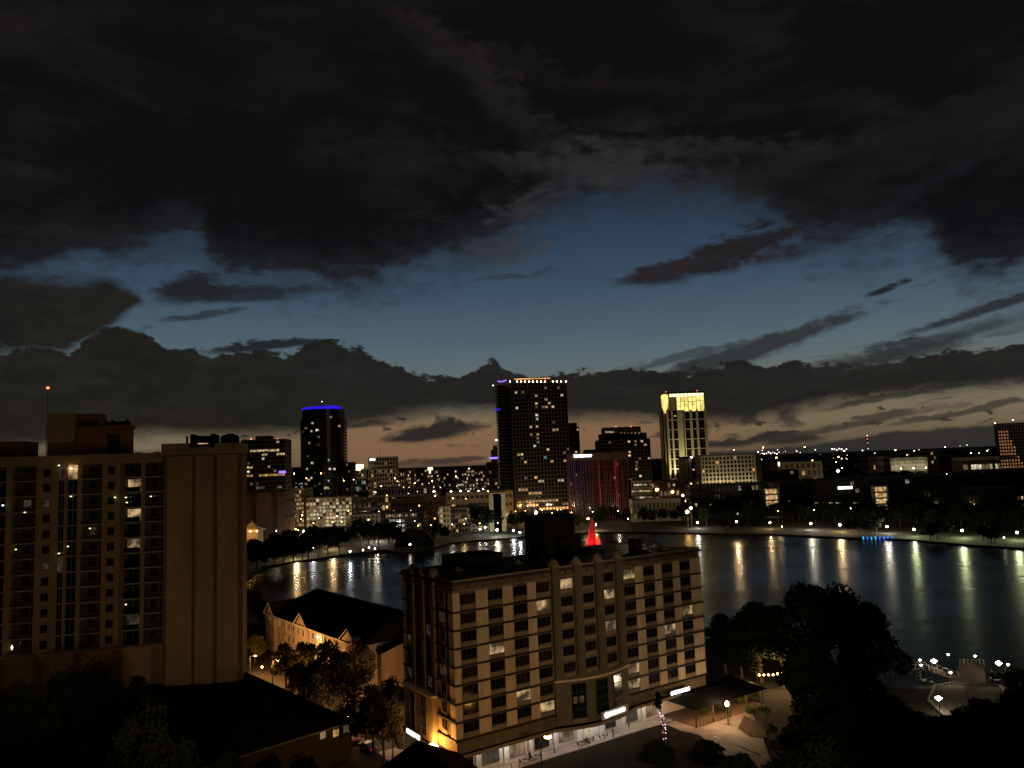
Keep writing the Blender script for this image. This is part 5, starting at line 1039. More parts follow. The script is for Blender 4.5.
# big dark roofed building in the lower left
def near_roof():
    Pk = ground_at(261, 657, 12.5); R2 = ground_at(352, 716, 8.5); 
    T = thing('dark_roofed_hall', 'low hall under a broad unlit black roof filling the lower left', 'building', (0, 0, 0))
    A = [(-125, 132), (-97, 160), (-62, 176), (-54, 169), (-30.8, 144), (-39, 136), (-47, 128), (-58, 117), (-100, 95)]
    area = sum(A[i][0] * A[(i + 1) % len(A)][1] - A[(i + 1) % len(A)][0] * A[i][1] for i in range(len(A)))
    if area < 0: A = A[::-1]
    cx = sum(p[0] for p in A) / len(A); cy = sum(p[1] for p in A) / len(A)
    w = MB(); w.prism([(cx + (x - cx) * .97, cy + (y - cy) * .97) for x, y in A], 0, 6.4); w.build('wall', 'far_black', T)
    # roof: ridge line from deep left to the peak near (261,657)
    r = MB(); n = len(A); base = [(x, y, 6.4) for x, y in A]; rid = [(-92, 134, 12.0), (-60, 162, 12.6), (-47, 140, 9.2)]
    vs = base + rid; fs = []
    for i in range(n):
        j = (i + 1) % n; m_ = ((A[i][0] + A[j][0]) / 2, (A[i][1] + A[j][1]) / 2); k = min(range(3), key=lambda q: (rid[q][0] - m_[0]) ** 2 + (rid[q][1] - m_[1]) ** 2)
        ki = min(range(3), key=lambda q: (rid[q][0] - A[i][0]) ** 2 + (rid[q][1] - A[i][1]) ** 2); kj = min(range(3), key=lambda q: (rid[q][0] - A[j][0]) ** 2 + (rid[q][1] - A[j][1]) ** 2)
        if ki == kj: fs.append((i, j, n + ki))
        else:
            if abs(ki - kj) == 2: fs += [(i, j, n + 1), (i, n + 1, n + ki), (j, n + kj, n + 1)]
            else: fs += [(i, j, n + kj), (i, n + kj, n + ki)]
    r._add(vs, fs); r.build('roof', 'roof_dark', T)
    g_ = MB()
    for i in range(n):
        j = (i + 1) % n; g_.tube([(A[i][0], A[i][1], 6.4), (A[j][0], A[j][1], 6.4)], .16, 6)
    g_.build('gutter', 'metal_grey', T)
    for px, py in ((240, 757), (262, 751)):
        p = ground_at(px, py + 2, 4.6); q = MB(); q.box(-.7, .7, -.1, .1, -1.2, .6); q.build('window', 'lit_dim', T, (p.x + .5, p.y - 1.0, 4.2), math.radians(47))
    for px, py in ((323, 735), (336, 733), (346, 729)):
        F_ = Frame(-47 * .97 + cx * .03, 128 * .97 + cy * .03, math.atan2(144 - 128, -30.8 + 47)); 
        s_, z_ = F_.hit(px, py, -.1); q = MB(); q.box(-.55, .55, -.05, .05, -.6, .6); p_ = F_.world(s_, -.1, z_); q.build('window', 'lit_dim' if px != 336 else 'lit_amber', T, p_, F_.yaw)
    # second, nearer gable
    Pg = ground_at(417, 741, 9); T = thing('near_gable_roof', 'black gable roof rising at the bottom edge left of the tan building', 'house', (Pg.x, Pg.y, 0), math.radians(118))
    w = MB(); w.box(-26, 0, -6.5, 6.5, 0, 6); w.build('wall', 'house_wall', T)
    w = MB(); w._add([(-26.5, -7.1, 5.8), (0, -7.1, 5.8), (0, 0, 9.1), (-26.5, 0, 9.1), (0, 7.1, 5.8), (-26.5, 7.1, 5.8)], [(0, 1, 2, 3), (3, 2, 4, 5), (1, 4, 2), (0, 3, 5)]); w.build('roof', 'roof_dark', T)
near_roof()

# ------------------------------------------------------------------ vegetation
def crown_mesh(name, R, Hc, n, leaf, mat, seed, lobes=9, cone=0.0):
    rnd = random.Random(seed); L = []; many = n > 5000; lobes = 22 if many else lobes
    for i in range(lobes):
        a = rnd.uniform(0, 6.283); t = rnd.random(); rr = R * (.25 + (.62 if many else .5) * rnd.random()) * (1 - cone * t) * (math.sin(math.pi * min(1, .25 + .75 * t)) ** .4 if many else 1)
        L.append((rr * math.cos(a), rr * math.sin(a), Hc * (.18 + .68 * t), R * (rnd.uniform(.17, .34) if many else rnd.uniform(.28, .46)) * (1 - .5 * cone * t)))
    L.append((0, 0, Hc * .8, R * .4)); L.append((0, 0, Hc * .45, R * .5))
    b = MB(); k = 0
    while k < n:
        x, y, z, r = rnd.choice(L); u = rnd.gauss(0, 1); v = rnd.gauss(0, 1); w = rnd.gauss(0, 1); q = math.sqrt(u * u + v * v + w * w) or 1; rr = r * (rnd.random() ** .35) * (1 if rnd.random() < .93 else 1.22)
        c = Vector((x + u / q * rr, y + v / q * rr, z + w / q * rr * .8))
        a = Vector((rnd.gauss(0, 1), rnd.gauss(0, 1), rnd.gauss(0, .7))).normalized() * leaf * rnd.uniform(.5, 1.1); bb = a.cross(Vector((rnd.gauss(0, 1), rnd.gauss(0, 1), rnd.gauss(0, 1)))).normalized() * leaf * rnd.uniform(.35, .8)
        b.quad(tuple(c - a), tuple(c - bb), tuple(c + a), tuple(c + bb)); k += 1
    return b.mesh(name, mat)
def trunk_mesh(h, r, seed):
    rnd = random.Random(seed); b = MB(); b.tube([(0, 0, -.1), (.1, 0, h * .3), (-.1, .1, h * .6), (0, 0, h * .9)], [r, r * .8, r * .55, r * .2], 7)
    for i in range(5):
        a = i * 1.26 + rnd.random(); z = h * rnd.uniform(.28, .6); l = h * rnd.uniform(.25, .4); b.tube([(0, 0, z), (l * .5 * math.cos(a), l * .5 * math.sin(a), z + l * .35), (l * .9 * math.cos(a), l * .9 * math.sin(a), z + l * .75)], [r * .45, r * .3, r * .08], 5)
    return b.mesh('trunk', 'bark')
def tree_proto(kind, R, Ht, n, leaf, mat, seed, cone=0.0):
    return (kind, trunk_mesh(Ht, Ht * .028, seed), crown_mesh('crown', R, Ht * .8, n, leaf, mat, seed, cone=cone), Ht)
PT_far = [tree_proto('broadleaf_tree', 5.4, 11, 1500, .62, 'leaf_dark', 100 + i) for i in range(4)]
PT_near = [tree_proto('broadleaf_tree', 6.0, 13, 9000, .34, m_, 200 + i, c_) for i, (m_, c_) in enumerate((('leaf_dark', 0), ('leaf_mid', .1), ('leaf_dark', .5), ('leaf_mid', .4)))]
PT_warm = [tree_proto('broadleaf_tree', 5.6, 12, 6000, .32, 'leaf_lit_tint', 600 + i) for i in range(2)]
PT_small = [tree_proto('small_tree', 3.0, 6.5, 3800, .2, m_, 300 + i) for i, m_ in enumerate(('leaf_mid', 'leaf_lit_tint'))]
def plant(p, loc, s, label, group=None, rz=0, cat='tree', sz=None):
    T = thing(p[0], label, cat, loc, rz, group); T.scale = (s, s, sz or s)
    link('trunk', p[1], T); link('crown', p[2], T, (0, 0, p[3] * .22)); return T
rnd = random.Random(77)
ORD = 'first second third fourth fifth sixth seventh eighth ninth tenth eleventh twelfth thirteenth fourteenth fifteenth sixteenth seventeenth eighteenth nineteenth twentieth twenty-first twenty-second twenty-third twenty-fourth'.split()
# far shore rows
n_t = 0
for px0, px1, py0, py1, n, lab, grp, sc_ in ((248, 345, 553, 561, 21, 'dark tree on the left shore below the lit pavilion', 'trees on the left shore', (1.1, 1.6)),
                                     (350, 396, 541, 546, 7, 'dark tree on the shore left of the band shell', 'trees left of the band shell', (1.0, 1.5)), (424, 452, 537, 540, 4, 'dark tree right of the band shell', 'trees right of the band shell', (.8, 1.1)),
                                     (452, 500, 530, 533, 7, 'dark tree on the shore below the tallest tower', 'trees below the tallest tower', (1.3, 1.8)), (505, 600, 525, 530, 12, 'dark tree behind the red fountain', 'trees behind the fountain', (.9, 1.25)),
                                     (602, 690, 518, 526, 14, 'dark tree on the shore below the yellow tower', 'trees below the yellow crowned tower', (.8, 1.25)), (690, 790, 517, 522.5, 18, 'dark tree on the shore below the gridded hotel', 'trees below the gridded hotel', (.9, 1.35)),
                                     (790, 900, 517, 523.5, 18, 'dark tree on the shore between the stair towers', 'trees between the stair towers', (.85, 1.3)), (900, 1040, 518, 528, 24, 'dark tree on the far right shore of the lake', 'trees on the far right shore', (.9, 1.35)),
                                     (846, 882, 532, 535, 4, 'dark tree at the water beside the blue lights', 'trees beside the blue lights', (.7, .95)), (925, 952, 538, 540.5, 3, 'dark tree between the two greenish lake lamps', 'trees between the greenish lamps', (.7, .95)), (978, 1000, 541, 543.5, 3, 'dark tree at the water near the small low lamp', 'trees near the small low lamp', (.7, .9)), (715, 760, 529, 531, 4, 'dark tree at the water below the gridded hotel', 'waterside trees below the gridded hotel', (.5, .8))):
    for i in range(n):
        px = px0 + (px1 - px0) * (i + .1 + .8 * rnd.random()) / n; py = rnd.uniform(py0, py1)
        if px0 == 248: py = 572.5 - (px - 248) * .20 - (rnd.random() * 2 if i % 2 else 7)
        g_ = 0; g_ = ground_at(px, py, 0); s = rnd.uniform(*sc_)
        plant(rnd.choice(PT_far), g_, s, ORD[i] + ' from left of the ' + lab.replace('dark tree', 'dark trees').replace('dark broadleaf tree', 'dark trees'), grp, rnd.uniform(0, 6.3)); n_t += 1
# inland tree tops on the right
for i in range(60):
    px = 690 + 345 * (i + rnd.random()) / 60; Y = rnd.uniform(560, 900); a = at(px, 500, Y); plant(rnd.choice(PT_far), (a.x, Y, 0), rnd.uniform(1.0, 1.5), 'dark tree top among the unlit blocks inland of the right shore', 'trees inland of the right shore', rnd.uniform(0, 6.3))
# big near trees lower right: (px, py of top, Y, scale in width)
NT = [(800, 584, 168, 1.45, 'tallest dark tree of the lower right clump, its peak against the lake'), (838, 582, 172, 1.5, 'broad dark tree just right of the tallest one in the lower right clump'), (868, 603, 165, 1.3, 'dark tree on the right shoulder of the large clump'), (756, 602, 180, 1.45, 'dark tree left of the tallest one, standing before the water'), (800, 640, 160, 1.05, 'lower tree under the left side of the large clump'),
      (815, 640, 148, 1.3, 'tree in front of the tallest one in the lower right clump'), (858, 650, 150, 1.3, 'tree filling the right half of the clump below the broad dark tree'), (722, 614, 188, 1.15, 'smaller tree beside the right end of the tan building'), (893, 702, 136, 1.0, 'dark tree left of the lit landing'), (812, 722, 124, 1.1, 'dark tree at the bottom just right of the paved plaza'),
      (845, 712, 120, 1.2, 'dark tree at the bottom, second from the paved plaza'), (890, 735, 112, 1.2, 'dark tree at the bottom edge below the lit landing'), (945, 720, 128, 1.15, 'tree in front of the pale landing floor'), (985, 700, 132, 1.2, 'tree overlapping the right part of the pale landing floor'), (1020, 690, 138, 1.3, 'dark tree at the right edge beside the landing'),
      (1000, 742, 112, 1.3, 'dark tree in the bottom right corner'), (945, 752, 108, 1.2, 'dark tree at the bottom edge left of the corner tree'), (795, 748, 112, .9, 'low tree at the bottom edge by the end of the plaza'), (706, 741, 131, .8, 'bushy tree at the bottom standing in the plaza kerb'), (655, 740, 131, .75, 'small dark tree on the street left of the fairy light trunk'), (738, 756, 120, .75, 'small palm like tree at the bottom of the plaza'), (1015, 668, 165, .8, 'small tree right of the landing lamps'), (815, 690, 140, 1.2, 'dark tree below the left half of the large clump'), (830, 686, 136, 1.3, 'dark tree under the middle of the large clump'), (872, 694, 130, 1.2, 'dark tree under the right part of the large clump'),
      (825, 738, 110, 1.25, 'dark tree at the bottom edge, right of the low one by the plaza'), (865, 752, 104, 1.2, 'dark tree at the very bottom under the large clump'), (918, 712, 124, 1.1, 'dark tree directly left of the landing floor corner'), (965, 735, 116, 1.2, 'dark tree below the landing floor'), (1018, 720, 124, 1.2, 'dark tree above the bottom right corner'), (738, 622, 180, 1.1, 'tree behind the string lights'), (778, 606, 176, 1.2, 'dark tree joining the tallest one to its left neighbour')]
for i, (px, py, Y, s, lab) in enumerate(NT):
    a = at(px, py, Y); p = PT_near[i % 4]; hz = max(.35, a.z / (p[3] * 1.0)); plant(p, (a.x, Y, 0), s, lab, 'trees of the lower right clump', i * 1.3, sz=hz)
# lower left trees
for i, (px, py, Y, s, lab) in enumerate([(95, 658, 132, 1.05, 'round dark tree in front of the ochre podium wall'), (60, 672, 126, .9, 'dark tree left of the round one before the podium wall'), (140, 676, 128, .8, 'dark tree right of the round one before the podium wall'), (20, 688, 112, 1.1, 'dark tree at the lower left edge of the podium wall'), (150, 700, 108, 1.0, 'dark tree over the black roof in the lower left'),
                                         (60, 730, 92, 1.2, 'dark tree in the bottom left corner'), (305, 642, 186, .9, 'leafy tree lit orange in front of the cream house row'), (330, 640, 180, .95, 'leafy tree right of the orange lit one before the house row'), (345, 655, 172, .9, 'leafy tree over the side street before the house row'), (285, 652, 200, .7, 'small tree by the orange street lamp'),
                                         (372, 683, 146, .62, 'street tree with warm lit leaves beside the left face of the tan building'), (392, 676, 155, .62, 'street tree close against the left corner of the tan building'), (350, 700, 148, .7, 'street tree over the parked cars'), (262, 600, 265, .9, 'dark tree behind the left gable of the house row'), (250, 590, 280, 1.0, 'dark tree on the near shore beside the blank ochre wing'), (385, 606, 235, 1.1, 'dark tree top behind the house row, left of the tan building'), (365, 604, 245, .9, 'smaller dark tree top behind the house row roof'), (255, 635, 215, .7, 'tree at the foot of the blank ochre wing'), (318, 668, 165, .8, 'leafy tree at the low end of the side street, behind the black roof'), (300, 662, 178, .7, 'small leafy tree between the orange street lamp and the black roof'), (360, 640, 178, .7, 'leafy tree before the middle gable of the house row'), (392, 706, 140, .5, 'low street tree beside the left sign of the tan building'), (228, 752, 112, .7, 'dark garden tree under the gutter of the black roof'), (268, 757, 112, .6, 'dark garden tree second under the gutter of the black roof'), (300, 752, 116, .6, 'dark garden tree at the bottom before the lit hall windows')]):
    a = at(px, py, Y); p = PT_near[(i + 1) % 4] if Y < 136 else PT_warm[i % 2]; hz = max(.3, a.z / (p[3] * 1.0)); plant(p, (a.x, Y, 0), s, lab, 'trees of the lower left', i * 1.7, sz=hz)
PT_street = [tree_proto('street_tree', 3.6, 9, 2600, .26, 'leaf_lit_tint', 500 + i) for i in range(2)]
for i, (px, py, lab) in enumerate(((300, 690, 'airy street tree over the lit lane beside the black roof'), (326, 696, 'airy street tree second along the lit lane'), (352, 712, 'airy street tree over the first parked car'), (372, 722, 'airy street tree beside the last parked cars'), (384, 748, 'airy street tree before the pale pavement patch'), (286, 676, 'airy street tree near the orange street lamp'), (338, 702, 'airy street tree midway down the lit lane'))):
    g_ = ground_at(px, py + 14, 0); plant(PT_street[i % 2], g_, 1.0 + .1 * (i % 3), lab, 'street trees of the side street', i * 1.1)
for i, (px, py, h_, cc, pw, lab) in enumerate(((305, 684, 3.5, (1, .45, .12), 500, 'orange path light low under the trees by the house row'), (330, 700, 3, (1, .5, .2), 350, 'warm path light second under the side street trees'), (349, 718, 3, (1, .5, .3), 350, 'pinkish path light over the parked cars'), (366, 706, 3.5, (1, .55, .25), 400, 'warm path light near the arched bay of the house row'), (387, 690, 4, (1, .5, .2), 500, 'orange path light between the house row and the tan building'), (262, 668, 3, (1, .45, .12), 500, 'orange path light between the blank wing and the black roof'))):
    g_ = ground_at(px, py, h_); pw *= 6; T = thing('path_light', lab, 'path light', (g_.x, g_.y, 0)); b = MB(); b.tube([(0, 0, 0), (0, 0, h_)], .06, 6); b.build('pole', 'black_metal', T)
    b = MB(); b.lathe([(.04, 0), (.22, .15), (.22, .3), (.04, .45)], seg=8); b.build('globe', 'lamp_face', T, (0, 0, h_)); point(T, (0, 0, h_ + .8), cc, pw, .2)
# shrubs of the plaza
for i, (px, py, lab) in enumerate([(694, 712, 'green shrub in the bed left of the porch'), (704, 714, 'green shrub below the porch railing'), (724, 712, 'shrub at the foot of the white street lamp'), (740, 704, 'shrub right of the porch deck'), (664, 702, 'dark shrub beside the shop canopy end'), (750, 716, 'shrub at the edge of the brown planting bed'), (757, 700, 'lit shrub under the tree edge right of the porch'), (765, 716, 'lit shrub right of the brown planting bed'), (747, 690, 'lit shrub behind the porch corner'), (771, 735, 'shrub at the right kerb of the plaza'), (774, 752, 'shrub at the lower right kerb of the plaza')]):
    g_ = ground_at(px, py, 0); T = thing('shrub', lab, 'shrub', (g_.x, g_.y, .1), i, 'shrubs around the plaza'); me = crown_mesh('foliage', 1.5, 2.0, 900, .14, 'shrub_green', 400 + i, 6); link('foliage', me, T)

# tree with its trunk wound in pink fairy lights
def fairy_tree():
    g_ = ground_at(665, 742, 0); T = thing('fairy_light_tree', 'slim street tree with its trunk wound in pink fairy lights', 'tree', (g_.x, g_.y, 0)); zt = 7.5
    b = MB(); b.tube([(0, 0, 0), (-.1, .1, 3), (-.5, .2, 5.4), (-.8, .3, 7.4)], [.22, .18, .12, .05], 7); b.tube([(-.15, .1, 3), (.6, 0, 4.4), (1.0, 0, 5.4)], [.1, .07, .03], 5); b.build('trunk', 'bark', T)
    link('crown', crown_mesh('crown', 1.3, 3.4, 1500, .16, 'leaf_dark', 444, 7), T, (-.8, .3, 5.8))
    rn = random.Random(6)
    b = MB(); b.box(-.05, .05, -.05, .05, -.05, .05); me = b.mesh('fairy_light', 'fairy_light')
    for i in range(44):
        t = rn.random(); z = .2 + 5.6 * t; a = rn.uniform(0, 6.3); r = .28 + (.5 * rn.random() if 2 < z < 4.6 and rn.random() < .4 else 0); x = -.5 * max(0, (z - 3) / 2.5); link('fairy_light', me, T, (x + r * math.cos(a), r * math.sin(a), z))
fairy_tree()

# distant woodland
def woods():
    rn = random.Random(15); b = MB()
    for i in range(2600):
        Y = 1000 + 5500 * rn.random() ** 1.6; X = rn.uniform(-.75, .85) * Y; r = rn.uniform(7, 16); h = rn.uniform(6, 13)
        prof = [(r * .5, 0), (r, h * .35), (r * .85, h * .7), (r * .35, h)]; b.lathe([(q * rn.uniform(.85, 1.15), z) for q, z in prof], X, Y, 6)
    tag(b.build('woods', 'leaf_dark'), kind='stuff')
woods()
def far_lights():
    rn = random.Random(31); b = MB(); b.lathe([(.1, -1), (1, -.4), (1, .4), (.1, 1)], seg=6)
    ms = {m_: b.mesh('lamp_globe', m_) for m_ in ('beacon_white', 'crown_pale', 'sign_white', 'lamp_face', 'lit_warm')}
    pl = MB(); pl.tube([(0, 0, -30), (0, 0, -.9)], .25, 5); pole = pl.mesh('pole', 'far_black')
    L = [(758 + i * 2.1, 453 + rn.uniform(-1, 1), rn.choice(['sign_white', 'crown_pale'])) for i in range(11)] + [(832 + i * 2.4, 449.5 + rn.uniform(-1.5, 1.5), rn.choice(['beacon_white', 'sign_white'])) for i in range(7)]
    L += [(rn.uniform(700, 1000), rn.uniform(447, 461), rn.choice(list(ms))) for i in range(46)] + [(945, 447, 'sign_white'), (960, 446, 'crown_pale'), (967, 445, 'sign_white'), (971, 453, 'sign_white'), (979, 453, 'beacon_white'), (987, 451, 'beacon_white'), (930, 454, 'sign_white'), (836, 462, 'lamp_face'), (842, 468, 'lamp_face'), (838, 471, 'beacon_white'), (847, 459, 'beacon_white')]
    L += [(rn.uniform(290, 510), rn.uniform(471, 522), rn.choice(['beacon_white', 'crown_pale', 'lamp_face', 'lamp_face', 'lit_warm', 'lit_warm'])) for i in range(110)] + [(rn.uniform(630, 700), rn.uniform(480, 512), rn.choice(['lamp_face', 'lit_warm', 'beacon_white'])) for i in range(26)]
    for i, (px, py, mt) in enumerate(L):
        Y = rn.uniform(1500, 2600) if px > 600 else rn.uniform(560, 900); a = at(px, py, Y)
        if a.z < 4: a = at(px, py, 700) if at(px, py, 700).z > 4 else at(px, py, 560)
        left = px <= 710
        T = thing('street_light', 'tiny far street light glinting among the low skyline blocks' if left else 'tiny far light on the horizon to the right of the yellow crowned tower', 'street light', a, 0, 'far lights in the low skyline' if left else 'far lights on the right horizon')
        k = Y / 1000 * (rn.uniform(.3, .7) if px <= 710 else rn.uniform(.45, .9)); T.scale = (k, k, k); link('lamp_globe', ms[mt], T); p = link('pole', pole, T); p.scale = (1, 1, max(.05, (a.z - 1) / (30 * k)))
far_lights()

# ------------------------------------------------------------------ lamps
def lamp_meshes():
    p = MB(); p.tube([(0, 0, 0), (0, 0, .8), (0, 0, 3.6)], [.12, .07, .05], 7); p.lathe([(.2, 0), (.16, .3), (.08, .5)], seg=8)
    return p.mesh('post', 'black_metal')
post = lamp_meshes()
def park_lamp(px, py, mat, label, group, r=.45, h=3.6, base=None):
    r *= 1.2
    """Placed so that its globe, h above the ground, shows at this point of the photo."""
    g_ = ground_at(px, py, h) if base is None else Vector(base)
    T = thing('park_lamp', label, 'lamp', (g_.x, g_.y, 0), 0, group); pp = link('post', post, T); pp.scale = (1, 1, h / 3.6)
    b = MB(); b.lathe([(.05, -r), (r * .7, -r * .7), (r, 0), (r * .7, r * .7), (.05, r)], seg=10); b.build('globe', mat, T, (0, 0, h + r * .6)); return T
GR = 'lamps round the lake path'
for px, py, mat, lab, r in ((697.5, 523, 'globe_white', 'lake path lamp straight right of the tan building roof', .42), (736.5, 522, 'globe_warm', 'smaller lake path lamp between two brighter ones below the gridded hotel', .4), (770, 523, 'globe_warm', 'warm lake path lamp below the left stair tower', .42), (782, 527, 'globe_small', 'small low lamp just right of the one below the left stair tower', .3), (811, 524, 'globe_white', 'lake path lamp midway between the two stair towers', .45),
                       (840, 525.5, 'globe_warm', 'brightest warm lake path lamp with glowing grass around it', .6), (887, 527, 'globe_white', 'lake path lamp beside the blue lit water', .42), (914, 530, 'globe_green', 'greenish lake path lamp right of the blue lit water', .42), (962, 531, 'globe_green', 'large greenish lake path lamp toward the right edge', .5), (1004, 538, 'globe_small', 'small low lamp left of the rightmost lake path lamp', .3), (1017, 533, 'globe_green', 'rightmost lake path lamp at the edge of the photo', .45),
                       (410, 545, 'globe_small', 'lone lamp in front of the band shell', .5), (377.5, 536, 'globe_white', 'bright lamp left of the band shell trees', .5), (363, 550.5, 'globe_small', 'first of three low shore lamps left of the band shell', .35), (369, 548, 'globe_small', 'middle of three low shore lamps left of the band shell', .35), (375, 549, 'globe_small', 'last of three low shore lamps left of the band shell', .35), (350, 552, 'globe_cool', 'cool lamp at the water left of the three shore lamps', .4),
                       (333, 543.5, 'globe_warm', 'warm lamp in the left shore trees', .5), (313, 548, 'globe_cool', 'pale lamp in the left shore trees', .35), (296.5, 552.5, 'globe_warm', 'bright warm lamp at the left shore water', .5), (286, 527, 'globe_orange', 'left orange street lamp above the left shore trees', .5), (295.5, 530, 'globe_orange', 'middle orange street lamp above the left shore trees', .55), (303.5, 532, 'globe_orange', 'right orange street lamp above the left shore trees', .6),
                       (437, 531, 'globe_small', 'lamp right of the cream building by the band shell', .45), (480, 529.5, 'globe_cool', 'first of two cool lamps under the tree below the tallest tower', .4), (485, 527.5, 'globe_cool', 'second of two cool lamps under the tree below the tallest tower', .35), (497, 530.5, 'globe_white', 'lamp left of the dark roof penthouse', .5), (513.5, 531, 'globe_cool', 'cool lamp directly at the left of the roof penthouse', .5), (520, 533, 'globe_cool', 'cool lamp touching the roof penthouse outline', .45),
                       (464, 528, 'globe_small', 'small lamp before the orange windowed house', .3), (578.5, 517, 'globe_small', 'left of the two small lamps behind the fountain', .45), (588, 519, 'globe_warm', 'right of the two small lamps behind the fountain', .45), (596, 525, 'globe_warm', 'lamp seen against the red fountain', .4), (628, 519, 'globe_small', 'small lamp in the trees right of the fountain', .3),
                       (536, 513.5, 'globe_orange', 'left orange lamp at the foot of the tallest tower', .8), (553, 514, 'globe_orange', 'right orange lamp at the foot of the tallest tower', .8), (673, 495, 'globe_orange', 'orange street lamp at the foot of the yellow crowned tower', .7), (667, 498, 'globe_orange', 'second orange street lamp below the yellow crowned tower', .5), (654, 485.5, 'globe_white', 'white street lamp beside the bright parking decks', .6)):
    h = 3.6 if py > 522 else 9
    park_lamp(px, py, mat, lab, GR if py > 520 else 'street lamps downtown', r, h)
rl = random.Random(91)  # street lamps added between the blocks to brighten the downtown fronts
_b = MB(); _b.tube([(0, 0, 0), (0, 0, 9)], [.16, .1], 6); SLP = _b.mesh('pole', 'black_metal')
_b = MB(); _b.lathe([(.05, -.4), (.55, 0), (.05, .4)], seg=8); SLG = {m_: _b.mesh('globe', m_) for m_ in ('lamp_face', 'lamp_face_white')}
_i = 0
for Yr, pxs, pw in ((548, range(262, 510, 17), 900), (615, range(290, 520, 21), 1600), (668, range(300, 500, 22), 2200), (735, range(360, 500, 23), 3000), (880, range(352, 500, 18), 5000), (665, range(514, 565, 10), 2600), (625, range(574, 640, 21), 1500), (650, range(644, 770, 17), 2000), (860, range(600, 650, 14), 3000), (560, range(775, 1000, 40), 350), (1150, range(780, 1000, 34), 6000)):
    for px in pxs:
        px += rl.uniform(-4, 4); X = at(px, 520, Yr).x; warm_ = rl.random() < .7; m_ = 'lamp_face' if warm_ else 'lamp_face_white'
        T = thing('street_lamp', 'added street lamp half hidden between the downtown blocks across the lake', 'street lamp', (X, Yr, 0), 0, 'added street lamps between the downtown blocks')
        link('pole', SLP, T); _g = link('globe', SLG[m_], T, (0, 0, 9.2)); _g.scale = (.55, .55, .55); point(T, (0, -.3, 10.4), (1, .62, .28) if warm_ else (1, .86, .6), pw * rl.uniform(.6, 1.5), .5)
# the white lamps along the roof line of the long pale building
for i, (px, lab) in enumerate(((451, 'leftmost white lamp above the long pale roof'), (460.5, 'second white lamp above the long pale roof'), (468.5, 'third white lamp above the long pale roof'), (478.5, 'fourth white lamp above the long pale roof'), (434, 'small white lamp left of the row above the long pale roof'))):
    a = at(px, 491.5 - (i % 2) * .5, 655); T = thing('roof_lamp', lab, 'lamp', (a.x, a.y, a.z - 2), 0, 'lamps above the long pale roof')
    b = MB(); b.tube([(0, 0, -10), (0, 0, 2)], .12, 5); b.build('post', 'black_metal', T); b = MB(); b.lathe([(.05, -.8), (1, 0), (.05, .8)], seg=8); b.build('globe', 'sign_white' if i != 4 else 'globe_small', T, (0, 0, 2))

def street_lamp(loc, h, color, power, mat, label, arm=1.4, rz=0, r=.3):
    T = thing('street_lamp', label, 'street lamp', loc, rz)
    b = MB(); b.tube([(0, 0, 0), (0, 0, h * .9), (0, 0, h)], [.13, .09, .07], 8); b.tube([(0, 0, h - .2), (arm * .6, 0, h + .15), (arm, 0, h + .2)], [.06, .05, .05], 6); b.build('pole', 'black_metal', T)
    b = MB(); b.box(arm - .35, arm + .35, -.18, .18, h + .12, h + .3); b.build('lamp_head', 'black_metal', T)
    b = MB(); b.lathe([(.05, -r * .5), (r, 0), (r * .6, r * .3)], seg=10); b.build('lamp_lens', mat, T, (arm, 0, h + .02)); point(T, (arm, 0, h - .4), color, power, .25)
    return T
OR = (1, .44, .12)
g_ = ground_at(277.5, 660, 6); street_lamp((g_.x - 1.2, g_.y, 0), 6, OR, 6500, 'lamp_face', 'orange street lamp in front of the cream house row', r=.6)
g_ = ground_at(250, 656, 5); street_lamp((g_.x, g_.y, 0), 5, OR, 5200, 'lamp_face', 'small orange lamp at the foot of the blank ochre wing')
g_ = ground_at(383, 716, 5); street_lamp((g_.x, g_.y, 0), 4.5, (1, .75, .5), 700, 'lamp_face_white', 'white street lamp hidden partly by the street trees left of the tan building', r=.35)
g_ = ground_at(727, 705, 3.8); T = thing('street_lamp', 'white globe street lamp standing on the plaza before the porch', 'street lamp', (g_.x, g_.y, .13)); b = MB(); b.tube([(0, 0, 0), (0, 0, 3.4)], [.1, .06], 8); b.build('pole', 'black_metal', T)
b = MB(); b.lathe([(.08, 0), (.3, .15), (.38, .5), (.25, .85), (.05, 1.0)], seg=12); b.build('globe', 'lamp_face_white', T, (0, 0, 3.4)); point(T, (0, 0, 4.9), (1, .66, .36), 1700, .35)
street_lamp(HF.world(8, -12.5, 0), 9, OR, 500, 'lamp_face', 'orange street lamp in the street before the tan building, seen from above', rz=.6, r=.6)
g_ = ground_at(775, 676, 3.5); T = thing('string_light_cluster', 'cluster of warm string lights glowing under the big trees', 'string lights', (g_.x, g_.y, 0)); b = MB(); b.tube([(-4, 0, 0), (-4, 0, 4)], .06); b.tube([(4, 2, 0), (4, 2, 4)], .06); b.build('post', 'wood', T)
b = MB(); b.tube([(-4, 0, 4), (0, 1, 3.4), (4, 2, 4)], .03); b.build('cable', 'black_metal', T)
for i in range(7): q = MB(); q.lathe([(.03, -.2), (.2, 0), (.03, .2)], seg=8); o = q.build('bulb', 'lamp_face', T, (-3.4 + i * 1.1, .15 + i * .27, 3.5 + .3 * abs(i - 3) / 3)); 
point(T, (-.5, 0, 4.9), (1, .62, .24), 2600, .3); point(T, (3.5, 0, 2.5), (1, .5, .25), 900, .3); point(T, (-7, -6, 4.0), (1, .7, .3), 900, .3)

street_lamp((-45, 150, 0), 7, OR, 4200, 'lamp_face', 'orange street lamp behind the black roof that lights the blank ochre wing', r=.3)
